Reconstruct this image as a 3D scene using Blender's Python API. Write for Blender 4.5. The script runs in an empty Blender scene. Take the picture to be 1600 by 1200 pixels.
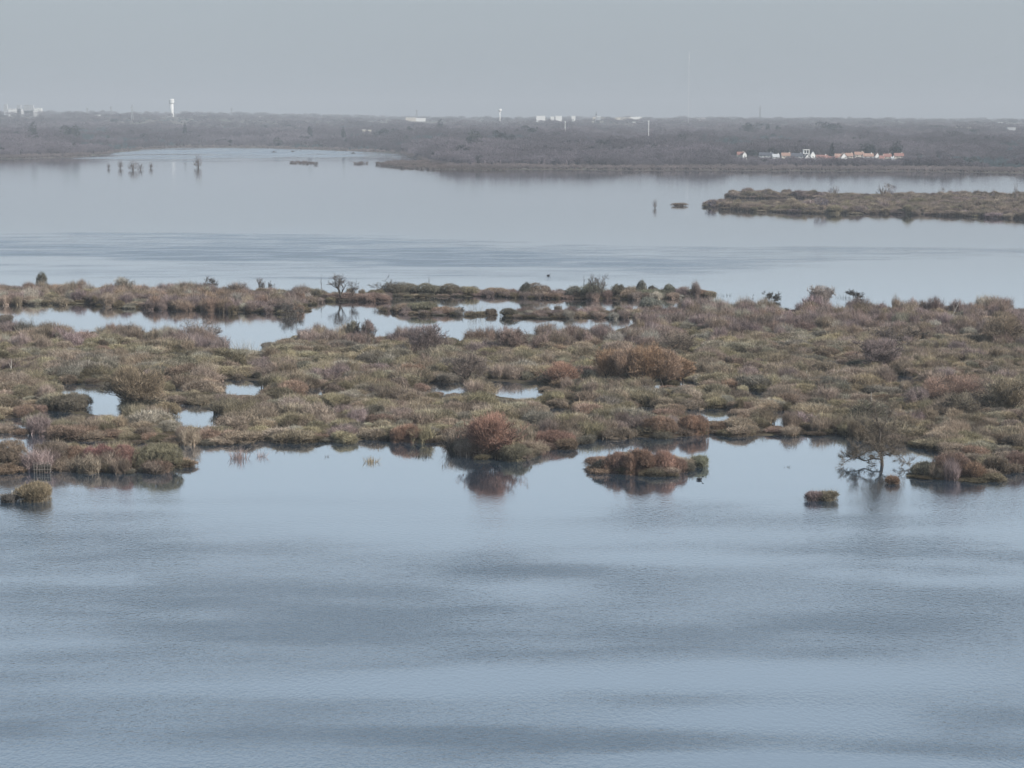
import bpy, math, random
import numpy as np
from mathutils import Vector, Matrix

R = math.radians
scene = bpy.context.scene
COL = scene.collection

# ------------------------------------------------------------------ camera
CAM_H, PITCH, ROLL = 50.0, R(7.59), R(0.2)
FPX = 3115.0                                   # focal length in pixels of the 1600x1200 photograph
cd = bpy.data.cameras.new('camera')
cd.sensor_width = 36.0
cd.lens = 36.0 * FPX / 1600.0
cd.clip_start = 1.0
cd.clip_end = 60000.0
cam = bpy.data.objects.new('camera', cd)
COL.objects.link(cam)
CM = Matrix.Rotation(R(90) - PITCH, 3, 'X') @ Matrix.Rotation(ROLL, 3, 'Z')
cam.matrix_world = Matrix.Translation((0, 0, CAM_H)) @ CM.to_4x4()
scene.camera = cam

# ------------------------------------------------------------------ world, sun, exposure
SUN_EL, SUN_AZ = R(33), R(118)                # azimuth from +Y clockwise (towards +X): behind the camera on the right
w = bpy.data.worlds.new('World')
scene.world = w
w.use_nodes = True
nt = w.node_tree
nt.nodes.clear()
wo = nt.nodes.new('ShaderNodeOutputWorld')
bg = nt.nodes.new('ShaderNodeBackground')
bg.inputs['Strength'].default_value = 0.10
sky = nt.nodes.new('ShaderNodeTexSky')
sky.sky_type = 'NISHITA'
sky.sun_disc = False
sky.sun_elevation = SUN_EL
sky.sun_rotation = SUN_AZ
sky.air_density = 1.0
sky.dust_density = 3.0
sky.ozone_density = 1.5
# thin high cloud veils the clear sky: blend the sky with an even grey-blue veil
tc = nt.nodes.new('ShaderNodeTexCoord')
sx = nt.nodes.new('ShaderNodeSeparateXYZ')
nt.links.new(tc.outputs['Generated'], sx.inputs[0])
ramp = nt.nodes.new('ShaderNodeValToRGB')
VEIL = [(0.0, (4.1, 4.7, 5.15)), (0.055, (4.25, 4.85, 5.35)), (0.085, (5.6, 6.5, 7.25)), (0.15, (6.4, 7.6, 8.55)), (0.26, (6.2, 7.6, 8.9)), (0.5, (4.4, 5.9, 7.4)), (1.0, (2.9, 4.1, 5.5))]
cr = ramp.color_ramp
while len(cr.elements) < len(VEIL):
    cr.elements.new(0.5)
for e, (p, c) in zip(cr.elements, VEIL):
    e.position = p
    e.color = (c[0] / 10, c[1] / 10, c[2] / 10, 1)
nt.links.new(sx.outputs['Z'], ramp.inputs[0])
vm = nt.nodes.new('ShaderNodeVectorMath')
vm.operation = 'SCALE'
vm.inputs['Scale'].default_value = 7.0
nt.links.new(ramp.outputs[0], vm.inputs[0])
mx = nt.nodes.new('ShaderNodeMix')
mx.data_type = 'RGBA'
mx.inputs[0].default_value = 0.85
nt.links.new(sky.outputs[0], mx.inputs[6])
nt.links.new(vm.outputs[0], mx.inputs[7])
nt.links.new(mx.outputs[2], bg.inputs['Color'])
nt.links.new(bg.outputs[0], wo.inputs['Surface'])

sd = bpy.data.lights.new('sun', 'SUN')
sd.energy = 4.6
sd.angle = R(4)
sd.color = (1.0, 0.95, 0.88)
sun = bpy.data.objects.new('sun', sd)
COL.objects.link(sun)
sdir = Vector((math.sin(SUN_AZ) * math.cos(SUN_EL), math.cos(SUN_AZ) * math.cos(SUN_EL), math.sin(SUN_EL)))
sun.rotation_euler = sdir.to_track_quat('Z', 'Y').to_euler()
sun.location = (0, 0, 400)

scene.view_settings.view_transform = 'Standard'
scene.view_settings.look = 'None'
scene.view_settings.exposure = 0.42
scene.view_settings.gamma = 1.0
scene.render.engine = 'CYCLES'
cy = scene.cycles
cy.use_denoising = True
cy.max_bounces = 6
cy.diffuse_bounces = 3
cy.glossy_bounces = 3
cy.transmission_bounces = 2
cy.volume_bounces = 1
cy.transparent_max_bounces = 4
cy.caustics_reflective = False
cy.caustics_refractive = False
cy.use_adaptive_sampling = True
cy.adaptive_threshold = 0.02
cy.sample_clamp_indirect = 4.0

# ------------------------------------------------------------------ geometry helpers
def ray(px, py):
    v = CM @ Vector(((px - 800) / FPX, (600 - py) / FPX, -1.0))
    return v

def G(px, py, z=0.0):
    """the point of the level z that the photograph shows at pixel px, py"""
    v = ray(px, py)
    t = (z - CAM_H) / v.z
    return (v.x * t, v.y * t)

def P(px, py, D):
    """the point at distance y = D seen at the pixel"""
    v = ray(px, py)
    t = D / v.y
    return Vector((v.x * t, D, CAM_H + v.z * t))

def proj(x, y, z=0.0):
    v = CM.transposed() @ Vector((x, y, z - CAM_H))
    return 800 + FPX * v.x / -v.z, 600 - FPX * v.y / -v.z

def mesh_obj(name, verts, faces, mat=None, parent=None, tone=None, smooth=False):
    """verts (n,3), faces (m,k) with k 3 or 4 -> one mesh object"""
    me = make_mesh(name, verts, faces, tone, smooth)
    return link(name, me, mat, parent)

def make_mesh(name, verts, faces, tone=None, smooth=False):
    verts = np.asarray(verts, dtype=np.float32)
    me = bpy.data.meshes.new(name)
    if isinstance(faces, list):
        me.from_pydata([tuple(v) for v in verts.tolist()], [], faces)
    else:
        faces = np.asarray(faces, dtype=np.int32)
        k = faces.shape[1]
        me.vertices.add(len(verts))
        me.vertices.foreach_set('co', verts.ravel())
        me.loops.add(faces.size)
        me.loops.foreach_set('vertex_index', faces.ravel())
        me.polygons.add(len(faces))
        me.polygons.foreach_set('loop_start', np.arange(0, faces.size, k, dtype=np.int32))
        if hasattr(me.polygons[0], 'loop_total') and False:
            pass
        me.update(calc_edges=True)
    if tone is not None:
        a = me.attributes.new('tone', 'FLOAT', 'POINT')
        a.data.foreach_set('value', np.asarray(tone, dtype=np.float32))
    if smooth:
        me.polygons.foreach_set('use_smooth', np.ones(len(me.polygons), dtype=bool))
    me.update()
    return me

def link(name, me, mat=None, parent=None):
    o = bpy.data.objects.new(name, me)
    COL.objects.link(o)
    if mat is not None and me is not None and len(me.materials) == 0:
        me.materials.append(mat)
    if parent is not None:
        o.parent = parent
    return o

def tag(o, label=None, cat=None, group=None, kind=None):
    if label: o['label'] = label
    if cat: o['category'] = cat
    if group: o['group'] = group
    if kind: o['kind'] = kind
    return o

def empty(name, loc, rz=0.0):
    o = bpy.data.objects.new(name, None)
    COL.objects.link(o)
    o.location = loc
    o.rotation_euler = (0, 0, rz)
    return o

def clone(o, parent=None):
    c = o.copy()
    COL.objects.link(c)
    if parent is not None:
        c.parent = parent
    for ch in list(o.children):
        clone(ch, c)
    return c

class MB:
    """collects boxes, prisms and tubes into one mesh"""
    def __init__(s):
        s.v, s.f = [], []
    def box(s, x0, x1, y0, y1, z0, z1):
        b = len(s.v)
        s.v += [(x0, y0, z0), (x1, y0, z0), (x1, y1, z0), (x0, y1, z0), (x0, y0, z1), (x1, y0, z1), (x1, y1, z1), (x0, y1, z1)]
        s.f += [tuple(b + i for i in q) for q in ((0, 3, 2, 1), (4, 5, 6, 7), (0, 1, 5, 4), (1, 2, 6, 5), (2, 3, 7, 6), (3, 0, 4, 7))]
    def gable(s, x0, x1, y0, y1, z0, z1, z2, thick=None):
        """closed prism with its ridge along x: eaves z1, ridge z2"""
        b = len(s.v); ym = (y0 + y1) / 2
        s.v += [(x0, y0, z0), (x1, y0, z0), (x1, y1, z0), (x0, y1, z0), (x0, y0, z1), (x1, y0, z1), (x1, y1, z1), (x0, y1, z1), (x0, ym, z2), (x1, ym, z2)]
        s.f += [tuple(b + i for i in q) for q in ((0, 3, 2, 1), (0, 1, 5, 4), (2, 3, 7, 6), (1, 2, 6, 9, 5), (3, 0, 4, 8, 7), (4, 5, 9, 8), (6, 7, 8, 9))]
    def roof(s, x0, x1, y0, y1, z1, z2, t=0.3):
        b = len(s.v); ym = (y0 + y1) / 2
        s.v += [(x0, y0, z1), (x1, y0, z1), (x0, ym, z2), (x1, ym, z2), (x0, y1, z1), (x1, y1, z1)]
        s.v += [(x0, y0, z1 + t), (x1, y0, z1 + t), (x0, ym, z2 + t), (x1, ym, z2 + t), (x0, y1, z1 + t), (x1, y1, z1 + t)]
        s.f += [tuple(b + i for i in q) for q in ((0, 2, 3, 1), (2, 4, 5, 3), (6, 7, 9, 8), (8, 9, 11, 10), (0, 1, 7, 6), (4, 10, 11, 5), (0, 6, 8, 2), (2, 8, 10, 4), (1, 3, 9, 7), (3, 5, 11, 9))]
    def lathe(s, prof, n=16, cx=0, cy=0):
        b = len(s.v)
        for r, z in prof:
            for i in range(n):
                a = 2 * math.pi * i / n
                s.v.append((cx + r * math.cos(a), cy + r * math.sin(a), z))
        for j in range(len(prof) - 1):
            for i in range(n):
                k = (i + 1) % n
                s.f.append((b + j * n + i, b + j * n + k, b + (j + 1) * n + k, b + (j + 1) * n + i))
        s.f.append(tuple(b + i for i in range(n))[::-1])
        s.f.append(tuple(b + (len(prof) - 1) * n + i for i in range(n)))
    def tube(s, pts, rads, n=5):
        b = len(s.v)
        pts = [Vector(p) for p in pts]
        for i, p in enumerate(pts):
            d = (pts[min(i + 1, len(pts) - 1)] - pts[max(i - 1, 0)])
            if d.length < 1e-6: d = Vector((0, 0, 1))
            d.normalize()
            a = d.cross(Vector((0.3, 0.2, 1.0)) if abs(d.z) < 0.9 else Vector((1, 0.1, 0))).normalized()
            c = d.cross(a)
            for k in range(n):
                t = 2 * math.pi * k / n
                q = p + (a * math.cos(t) + c * math.sin(t)) * rads[i]
                s.v.append((q.x, q.y, q.z))
        for i in range(len(pts) - 1):
            for k in range(n):
                m = (k + 1) % n
                s.f.append((b + i * n + k, b + i * n + m, b + (i + 1) * n + m, b + (i + 1) * n + k))
        s.f.append(tuple(b + (len(pts) - 1) * n + k for k in range(n)))
    def build(s, name, mat, parent=None, smooth=False):
        me = bpy.data.meshes.new(name)
        me.from_pydata(s.v, [], s.f)
        me.update()
        if smooth:
            me.polygons.foreach_set('use_smooth', np.ones(len(me.polygons), dtype=bool))
        return link(name, me, mat, parent)

# value noise in numpy
_rng = np.random.default_rng(5)
_tab = _rng.random((256, 256)).astype(np.float32)
def vnoise(x, y):
    xi, yi = np.floor(x).astype(np.int64), np.floor(y).astype(np.int64)
    fx, fy = x - xi, y - yi
    fx, fy = fx * fx * (3 - 2 * fx), fy * fy * (3 - 2 * fy)
    a = _tab[xi % 256, yi % 256]; b = _tab[(xi + 1) % 256, yi % 256]
    c = _tab[xi % 256, (yi + 1) % 256]; d = _tab[(xi + 1) % 256, (yi + 1) % 256]
    return (a * (1 - fx) + b * fx) * (1 - fy) + (c * (1 - fx) + d * fx) * fy
def fbm(x, y, o=4, off=0.0):
    x = np.asarray(x, dtype=np.float64) + off; y = np.asarray(y, dtype=np.float64) + off * 1.7
    s, a, t = 0, 1.0, 0
    for i in range(o):
        s = s + a * vnoise(x * 2 ** i + 17.3 * i, y * 2 ** i + 9.1 * i); t += a; a *= 0.5
    return s / t
def sstep(a, b, x):
    t = np.clip((x - a) / (b - a), 0, 1)
    return t * t * (3 - 2 * t)

def inpoly(x, y, poly):
    ins = np.zeros(np.shape(x), dtype=bool)
    n = len(poly)
    for i in range(n):
        x0, y0 = poly[i]; x1, y1 = poly[(i + 1) % n]
        if y0 == y1: continue
        c = ((y0 > y) != (y1 > y)) & (x < (x1 - x0) * (y - y0) / (y1 - y0) + x0)
        ins ^= c
    return ins

# ------------------------------------------------------------------ layout of land and water (photo pixels turned into ground points)
def poly(pts): return [G(*p) for p in pts]
def widen(pl, k):
    cx = sum(p[0] for p in pl) / len(pl); cy_ = sum(p[1] for p in pl) / len(pl)
    return [(cx + (p[0] - cx) * k, cy_ + (p[1] - cy_) * k) for p in pl]
MARSH = poly([(-120, 674), (-40, 677), (60, 679), (108, 685), (150, 692), (240, 695), (330, 694), (400, 689), (480, 691), (560, 687), (640, 690), (700, 695),
              (722, 708), (760, 718), (815, 722), (838, 716), (850, 704), (900, 697), (925, 687), (1000, 685), (1060, 687), (1110, 683), (1180, 685),
              (1250, 682), (1320, 683), (1390, 693), (1430, 698), (1480, 704), (1520, 728), (1550, 745), (1600, 738), (1760, 735),
              (1760, 486), (1600, 487), (1400, 489), (1200, 488), (1130, 486), (1060, 488), (1010, 500), (985, 520), (920, 526), (860, 528),
              (800, 531), (700, 534), (640, 534), (560, 531), (470, 531), (425, 540), (412, 556), (392, 560), (345, 548), (325, 536), (280, 528), (200, 524),
              (100, 523), (20, 524), (-120, 522)])
ISLES = [poly(p) for p in [
    [(-120, 477), (60, 476), (130, 475), (200, 481), (260, 485), (400, 490), (470, 492), (482, 480), (500, 471), (600, 471), (612, 464), (600, 459),
     (560, 460), (500, 462), (440, 462), (330, 458), (200, 457), (60, 456), (-120, 456)],
    [(560, 462), (640, 464), (760, 464), (820, 465), (900, 468), (1000, 468), (1065, 466), (1115, 463), (1112, 459), (1040, 457), (900, 457), (760, 457), (600, 456)],
    [(602, 486), (620, 491), (660, 494), (715, 493), (716, 488), (680, 484), (630, 482)],
    [(728, 493), (765, 494), (760, 489), (732, 489)],
    [(776, 492), (800, 497), (900, 497), (1020, 498), (1060, 486), (960, 487), (880, 488), (800, 488)],
    [(1098, 322), (1180, 331), (1300, 334), (1460, 336), (1520, 339), (1560, 341), (1760, 347), (1760, 311), (1500, 307), (1400, 307), (1300, 310), (1268, 321), (1190, 322), (1110, 319)],
    [(1130, 308), (1180, 310), (1250, 310), (1300, 310), (1290, 305), (1240, 305), (1150, 305)],
    [(1046, 321), (1078, 321.5), (1074, 319), (1050, 318.5)],
    [(583, 257), (620, 262), (700, 266.5), (790, 267), (790, 255), (620, 252.5)],
    [(450, 255.5), (478, 257), (500, 255), (480, 253), (456, 253)],
    [(553, 256), (566, 257), (575, 255.5), (564, 254)],
    [(-60, 735), (60, 737), (130, 737), (200, 737), (262, 740), (290, 735), (286, 722), (262, 714), (160, 712), (60, 714), (-60, 714)],
    [(924, 738), (960, 743), (1010, 745), (1066, 741), (1074, 730), (1040, 718), (960, 720), (930, 728)],
    [(1425, 745), (1470, 752), (1535, 753), (1560, 745), (1540, 728), (1480, 730), (1440, 736)],
]]
POOLS = [poly(p) for p in [
    [(98, 600), (140, 602), (188, 607), (190, 640), (200, 652), (172, 655), (140, 640), (118, 624), (98, 612)],
    [(272, 632), (318, 634), (326, 646), (345, 660), (330, 672), (296, 670), (292, 655), (274, 646)],
    [(352, 597), (392, 598), (404, 608), (384, 618), (356, 614)],
    [(268, 608), (292, 609), (288, 617), (270, 616)],
    [(672, 602), (728, 602), (724, 616), (676, 614)],
    [(768, 596), (800, 600), (846, 605), (842, 618), (826, 626), (790, 618), (770, 608)],
    [(1080, 643), (1140, 642), (1136, 662), (1084, 660)],
    [(1202, 642), (1232, 640), (1230, 668), (1204, 672)],
    [(1172, 614), (1200, 616), (1198, 624), (1174, 622)],
    [(484, 608), (504, 608), (502, 620), (486, 619)],
    [(508, 638), (526, 638), (524, 650), (510, 649)],
    [(70, 646), (92, 646), (90, 658), (72, 657)],
    [(1020, 600), (1034, 600), (1032, 608), (1022, 608)],
    [(1066, 598), (1092, 598), (1090, 606), (1068, 606)],
    [(1400, 590), (1424, 590), (1420, 600), (1402, 599)],
    [(10, 656), (40, 656), (36, 668), (12, 667)],
    [(860, 640), (880, 640), (878, 650), (862, 650)],
    [(1000, 640), (1022, 641), (1020, 650), (1002, 650)],
]]
POOLS = [p if i < 2 else widen(p, {5: 1.12, 6: 1.15, 7: 0.95, 3: 1.2}.get(i, 1.4)) for i, p in enumerate(POOLS)]
_sh = [(-900, 285), (-400, 262), (-200, 253), (0, 249), (100, 247), (160, 243), (190, 237.5), (250, 232.5), (300, 231), (400, 231.5), (500, 235), (600, 239),
       (630, 242), (660, 252), (700, 262), (740, 265), (900, 266), (1100, 267), (1300, 268), (1500, 270), (1700, 272), (2100, 277), (2600, 285)]
_shu, _shy = [], []
for p_ in _sh:
    g_ = G(*p_); _shu.append(g_[0] / g_[1]); _shy.append(g_[1])
def yshore(x, y):
    return np.interp(np.asarray(x) / np.maximum(np.asarray(y), 1.0), _shu, _shy)

def terrain_far(x, y):
    d = y - yshore(x, y)
    n = fbm(x / 900.0, y / 900.0, 3, 3.0) - 0.5
    n2 = fbm(x / 2600.0, y / 2600.0, 2, 9.0) - 0.5
    z = 0.5 + 13 * sstep(0, 1500, d) + 3.0 * np.clip((y - 3500) / 1000.0, 0, 6.5) + 12 * sstep(5200, 7200, y) + 12 * n * sstep(600, 2400, d) + 12 * n2 * sstep(3000, 9000, d)
    z = z + 15 * sstep(-500, -1300, x) * sstep(5000, 6900, y)
    return z, d

def land_mask(x, y):
    """1 on the marsh and the islets, 0 on open water (near field)"""
    wob = 1.0 + np.clip((y - 350) / 1200.0, 0, 0.6)
    xx = x + (fbm(x / 5.0, y / 5.0, 3, 1.0) - 0.5) * 5.0 * wob
    yy = y + (fbm(x / 6.0, y / 9.0, 3, 7.0) - 0.5) * 7.0 * wob
    m = inpoly(xx, yy, MARSH)
    for p in POOLS:
        m &= ~inpoly(xx, yy, p)
    for p in ISLES:
        m |= inpoly(xx, yy, p)
    return m

# ------------------------------------------------------------------ materials
def mat_new(name):
    m = bpy.data.materials.new(name)
    m.use_nodes = True
    m.node_tree.nodes.clear()
    o = m.node_tree.nodes.new('ShaderNodeOutputMaterial')
    return m, m.node_tree, o

def mat_plain(name, col, rough=0.7, var=0.15, scale=0.5):
    m, t, o = mat_new(name)
    b = t.nodes.new('ShaderNodeBsdfPrincipled')
    b.inputs['Roughness'].default_value = rough
    b.inputs['Specular IOR Level'].default_value = 0.25
    geo = t.nodes.new('ShaderNodeNewGeometry')
    nz = t.nodes.new('ShaderNodeTexNoise')
    nz.inputs['Scale'].default_value = scale
    nz.inputs['Detail'].default_value = 4
    t.links.new(geo.outputs['Position'], nz.inputs['Vector'])
    mr = t.nodes.new('ShaderNodeMapRange')
    mr.inputs[3].default_value = 1 - var; mr.inputs[4].default_value = 1 + var
    mr.inputs[1].default_value = 0.3; mr.inputs[2].default_value = 0.7
    t.links.new(nz.outputs[0], mr.inputs[0])
    v = t.nodes.new('ShaderNodeVectorMath'); v.operation = 'SCALE'
    v.inputs[0].default_value = col
    t.links.new(mr.outputs[0], v.inputs['Scale'])
    t.links.new(v.outputs[0], b.inputs['Base Color'])
    t.links.new(b.outputs[0], o.inputs['Surface'])
    return m

def mat_foliage(name, instanced, scale=0.35, transl=0.25, var=0.35):
    """twig and leaf colour: the tint of the plant, times the tone of the twig, times a slow change over the place"""
    m, t, o = mat_new(name)
    if instanced:
        a = t.nodes.new('ShaderNodeAttribute'); a.attribute_type = 'INSTANCER'; a.attribute_name = 'tint'
    else:
        a = t.nodes.new('ShaderNodeObjectInfo')
    tn = t.nodes.new('ShaderNodeAttribute'); tn.attribute_name = 'tone'
    geo = t.nodes.new('ShaderNodeNewGeometry')
    nz = t.nodes.new('ShaderNodeTexNoise')
    nz.inputs['Scale'].default_value = scale
    nz.inputs['Detail'].default_value = 5
    t.links.new(geo.outputs['Position'], nz.inputs['Vector'])
    mr = t.nodes.new('ShaderNodeMapRange')
    mr.inputs[1].default_value = 0.3; mr.inputs[2].default_value = 0.7
    mr.inputs[3].default_value = 1 - var; mr.inputs[4].default_value = 1 + var
    t.links.new(nz.outputs[0], mr.inputs[0])
    mul = t.nodes.new('ShaderNodeMath'); mul.operation = 'MULTIPLY'
    t.links.new(tn.outputs['Fac'], mul.inputs[0]); t.links.new(mr.outputs[0], mul.inputs[1])
    v = t.nodes.new('ShaderNodeVectorMath'); v.operation = 'SCALE'
    t.links.new(a.outputs['Color'], v.inputs[0]); t.links.new(mul.outputs[0], v.inputs['Scale'])
    d = t.nodes.new('ShaderNodeBsdfDiffuse')
    tr = t.nodes.new('ShaderNodeBsdfTranslucent')
    t.links.new(v.outputs[0], d.inputs[0]); t.links.new(v.outputs[0], tr.inputs[0])
    mxs = t.nodes.new('ShaderNodeMixShader'); mxs.inputs[0].default_value = transl
    t.links.new(d.outputs[0], mxs.inputs[1]); t.links.new(tr.outputs[0], mxs.inputs[2])
    t.links.new(mxs.outputs[0], o.inputs['Surface'])
    return m

M_FOL = mat_foliage('twigs_and_leaves', False)
M_FOLI = mat_foliage('scrub_twigs', True)
M_WOODI = mat_foliage('woodland_crowns', True, scale=0.012, transl=0.4, var=0.3)
M_TREEF = mat_foliage('distant_crown', False, scale=0.05, transl=0.1, var=0.25)
M_BARK = mat_plain('dark_wet_bark', (0.065, 0.055, 0.047), 0.85, 0.3, 2.0)
M_BARKM = mat_plain('brown_grey_bark', (0.12, 0.10, 0.085), 0.85, 0.3, 2.0)
M_BARKG = mat_plain('grey_bark', (0.20, 0.18, 0.16), 0.85, 0.25, 2.0)
M_PALE = mat_plain('bleached_wood', (0.42, 0.39, 0.35), 0.8, 0.2, 3.0)
M_WHITE = mat_plain('white_render', (0.86, 0.85, 0.82), 0.8, 0.06, 0.05)
M_CHALK = mat_plain('weathered_white_concrete', (0.70, 0.70, 0.68), 0.8, 0.05, 0.02)
M_CREAM = mat_plain('cream_render', (0.62, 0.56, 0.48), 0.8, 0.08, 0.05)
M_GREYW = mat_plain('grey_concrete', (0.42, 0.43, 0.44), 0.8, 0.08, 0.05)
M_TILE = mat_plain('red_clay_tile', (0.24, 0.125, 0.105), 0.85, 0.2, 0.4)
M_TILEP = mat_plain('orange_clay_tile', (0.30, 0.19, 0.15), 0.85, 0.2, 0.4)
M_SLATE = mat_plain('dark_slate', (0.07, 0.075, 0.09), 0.6, 0.2, 0.4)
M_GLASS = mat_plain('dark_window', (0.05, 0.06, 0.07), 0.2, 0.1, 0.4)
M_METAL = mat_plain('grey_steel', (0.25, 0.26, 0.27), 0.5, 0.1, 0.3)
M_MASTW = mat_plain('pale_mast_paint', (0.62, 0.62, 0.62), 0.5, 0.1, 0.1)
M_BIRD = mat_plain('black_feathers', (0.02, 0.02, 0.022), 0.6, 0.2, 8.0)

# ground: wet peat and flattened dead growth near, fields far off
def mat_ground():
    m, t, o = mat_new('marsh_ground')
    b = t.nodes.new('ShaderNodeBsdfPrincipled')
    b.inputs['Roughness'].default_value = 0.9
    b.inputs['Specular IOR Level'].default_value = 0.1
    geo = t.nodes.new('ShaderNodeNewGeometry')
    def ramp_noise(scale, stops, detail=6):
        mp = t.nodes.new('ShaderNodeMapping')
        mp.inputs['Scale'].default_value = (scale, scale, scale)
        t.links.new(geo.outputs['Position'], mp.inputs[0])
        nz = t.nodes.new('ShaderNodeTexNoise'); nz.inputs['Scale'].default_value = 1.0; nz.inputs['Detail'].default_value = detail
        t.links.new(mp.outputs[0], nz.inputs['Vector'])
        r = t.nodes.new('ShaderNodeValToRGB')
        while len(r.color_ramp.elements) < len(stops): r.color_ramp.elements.new(0.5)
        for e, (p, c) in zip(r.color_ramp.elements, stops): e.position = p; e.color = (*c, 1)
        t.links.new(nz.outputs[0], r.inputs[0])
        return r
    near = ramp_noise(0.25, [(0.3, (0.04, 0.032, 0.025)), (0.5, (0.065, 0.052, 0.038)), (0.7, (0.09, 0.08, 0.05))])
    far = ramp_noise(0.006, [(0.35, (0.09, 0.095, 0.065)), (0.5, (0.12, 0.10, 0.085)), (0.65, (0.10, 0.08, 0.07))], 3)
    sp = t.nodes.new('ShaderNodeSeparateXYZ'); t.links.new(geo.outputs['Position'], sp.inputs[0])
    mr = t.nodes.new('ShaderNodeMapRange'); mr.inputs[1].default_value = 1500; mr.inputs[2].default_value = 2200
    t.links.new(sp.outputs['Y'], mr.inputs[0])
    mixn = t.nodes.new('ShaderNodeMix'); mixn.data_type = 'RGBA'
    t.links.new(mr.outputs[0], mixn.inputs[0]); t.links.new(near.outputs[0], mixn.inputs[6]); t.links.new(far.outputs[0], mixn.inputs[7])
    t.links.new(mixn.outputs[2], b.inputs['Base Color'])
    t.links.new(b.outputs[0], o.inputs['Surface'])
    return m

# water: dark body, reflecting skin; wind ruffles it where the 'ripple' attribute of the sheet is high
WAT_BODY = (0.034, 0.058, 0.085)
def mat_water():
    m, t, o = mat_new('lake_water')
    geo = t.nodes.new('ShaderNodeNewGeometry')
    at = t.nodes.new('ShaderNodeAttribute'); at.attribute_name = 'ripple'
    def noise(sx_, sy_, detail, rough=0.55):
        mp = t.nodes.new('ShaderNodeMapping'); mp.inputs['Scale'].default_value = (sx_, sy_, 1)
        t.links.new(geo.outputs['Position'], mp.inputs[0])
        n = t.nodes.new('ShaderNodeTexNoise'); n.inputs['Scale'].default_value = 1.0
        n.inputs['Detail'].default_value = detail; n.inputs['Roughness'].default_value = rough
        t.links.new(mp.outputs[0], n.inputs['Vector'])
        return n
    n1 = noise(2.3, 1.3, 2)
    n2 = noise(4.6, 2.8, 2)
    add = t.nodes.new('ShaderNodeMath'); add.operation = 'MULTIPLY_ADD'; add.inputs[1].default_value = 0.45
    t.links.new(n2.outputs[0], add.inputs[0]); t.links.new(n1.outputs[0], add.inputs[2])
    st = t.nodes.new('ShaderNodeMapRange'); st.inputs[3].default_value = 0.006; st.inputs[4].default_value = 0.60
    t.links.new(at.outputs['Fac'], st.inputs[0])
    bp = t.nodes.new('ShaderNodeBump'); bp.inputs['Distance'].default_value = 0.42
    t.links.new(st.outputs[0], bp.inputs['Strength']); t.links.new(add.outputs[0], bp.inputs['Height'])
    rg = t.nodes.new('ShaderNodeMapRange'); rg.inputs[3].default_value = 0.02; rg.inputs[4].default_value = 0.17
    t.links.new(at.outputs['Fac'], rg.inputs[0])
    gl = t.nodes.new('ShaderNodeBsdfGlossy'); gl.inputs['Color'].default_value = (0.97, 0.98, 1.0, 1)
    t.links.new(rg.outputs[0], gl.inputs['Roughness']); t.links.new(bp.outputs[0], gl.inputs['Normal'])
    df = t.nodes.new('ShaderNodeBsdfDiffuse'); df.inputs['Color'].default_value = (*WAT_BODY, 1)
    fr = t.nodes.new('ShaderNodeFresnel'); fr.inputs['IOR'].default_value = 1.9
    t.links.new(bp.outputs[0], fr.inputs['Normal'])
    pw = t.nodes.new('ShaderNodeMapRange'); pw.inputs[1].default_value = 0.10; pw.inputs[2].default_value = 0.60
    pw.inputs[3].default_value = 0.38; pw.inputs[4].default_value = 0.96
    t.links.new(fr.outputs[0], pw.inputs[0])
    mxs = t.nodes.new('ShaderNodeMixShader')
    lose = t.nodes.new('ShaderNodeMapRange'); lose.inputs[2].default_value = 1.3; lose.inputs[3].default_value = 1.0; lose.inputs[4].default_value = 0.64
    t.links.new(at.outputs['Fac'], lose.inputs[0])
    ml = t.nodes.new('ShaderNodeMath'); ml.operation = 'MULTIPLY'
    t.links.new(pw.outputs[0], ml.inputs[0]); t.links.new(lose.outputs[0], ml.inputs[1])
    t.links.new(ml.outputs[0], mxs.inputs[0]); t.links.new(df.outputs[0], mxs.inputs[1]); t.links.new(gl.outputs[0], mxs.inputs[2])
    t.links.new(mxs.outputs[0], o.inputs['Surface'])
    return m

# ------------------------------------------------------------------ ground sheet
def grow(a, b, s0, k):
    out = [a]; s = s0
    while out[-1] < b:
        out.append(out[-1] + s); s *= k
    return out
xs = list(np.arange(-190, 190.1, 1.25)); xr = grow(190, 9000, 1.5, 1.045)[1:]
xs = np.array([-v for v in xr[::-1]] + xs + xr)
ys = list(np.linspace(-300, 236, 24)) + list(np.arange(238, 640, 1.25)) + list(np.arange(640, 1300, 4.0)) + grow(1300, 20000, 7, 1.012)
ys = np.array(ys)
X, Y = np.meshgrid(xs, ys)
mask = np.zeros(X.shape, dtype=bool)
sel = (Y > 200) & (Y < 2600)
mask[sel] = land_mask(X[sel], Y[sel])
mf = mask.astype(np.float32)
for _ in range(2):                                # soften the banks
    mf[1:-1, 1:-1] = (mf[1:-1, 1:-1] * 2 + mf[:-2, 1:-1] + mf[2:, 1:-1] + mf[1:-1, :-2] + mf[1:-1, 2:]) / 6
Z = -1.3 + 1.42 * mf
Z += np.where(mf > 0.5, (fbm(X / 3.0, Y / 3.0, 3) - 0.45) * 0.5, (fbm(X / 30, Y / 30, 2) - 0.5) * 0.3)
zf, df_ = terrain_far(X, Y)
wob = (fbm(X / 60.0, Y / 90.0, 3, 4.0) - 0.5) * 60
t_ = sstep(-6, 25, df_ + wob)
Z = np.where(Y > 1500, Z * (1 - t_) + np.maximum(zf, 0.35) * t_, Z)
ny, nx = X.shape
idx = np.arange(nx * ny).reshape(ny, nx)
F = np.stack([idx[:-1, :-1], idx[:-1, 1:], idx[1:, 1:], idx[1:, :-1]], -1).reshape(-1, 4)
ground = mesh_obj('ground', np.stack([X, Y, Z], -1).reshape(-1, 3), F, mat_ground(), smooth=True)
tag(ground, 'brown marsh and far low land around the lake', kind='structure')

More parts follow.
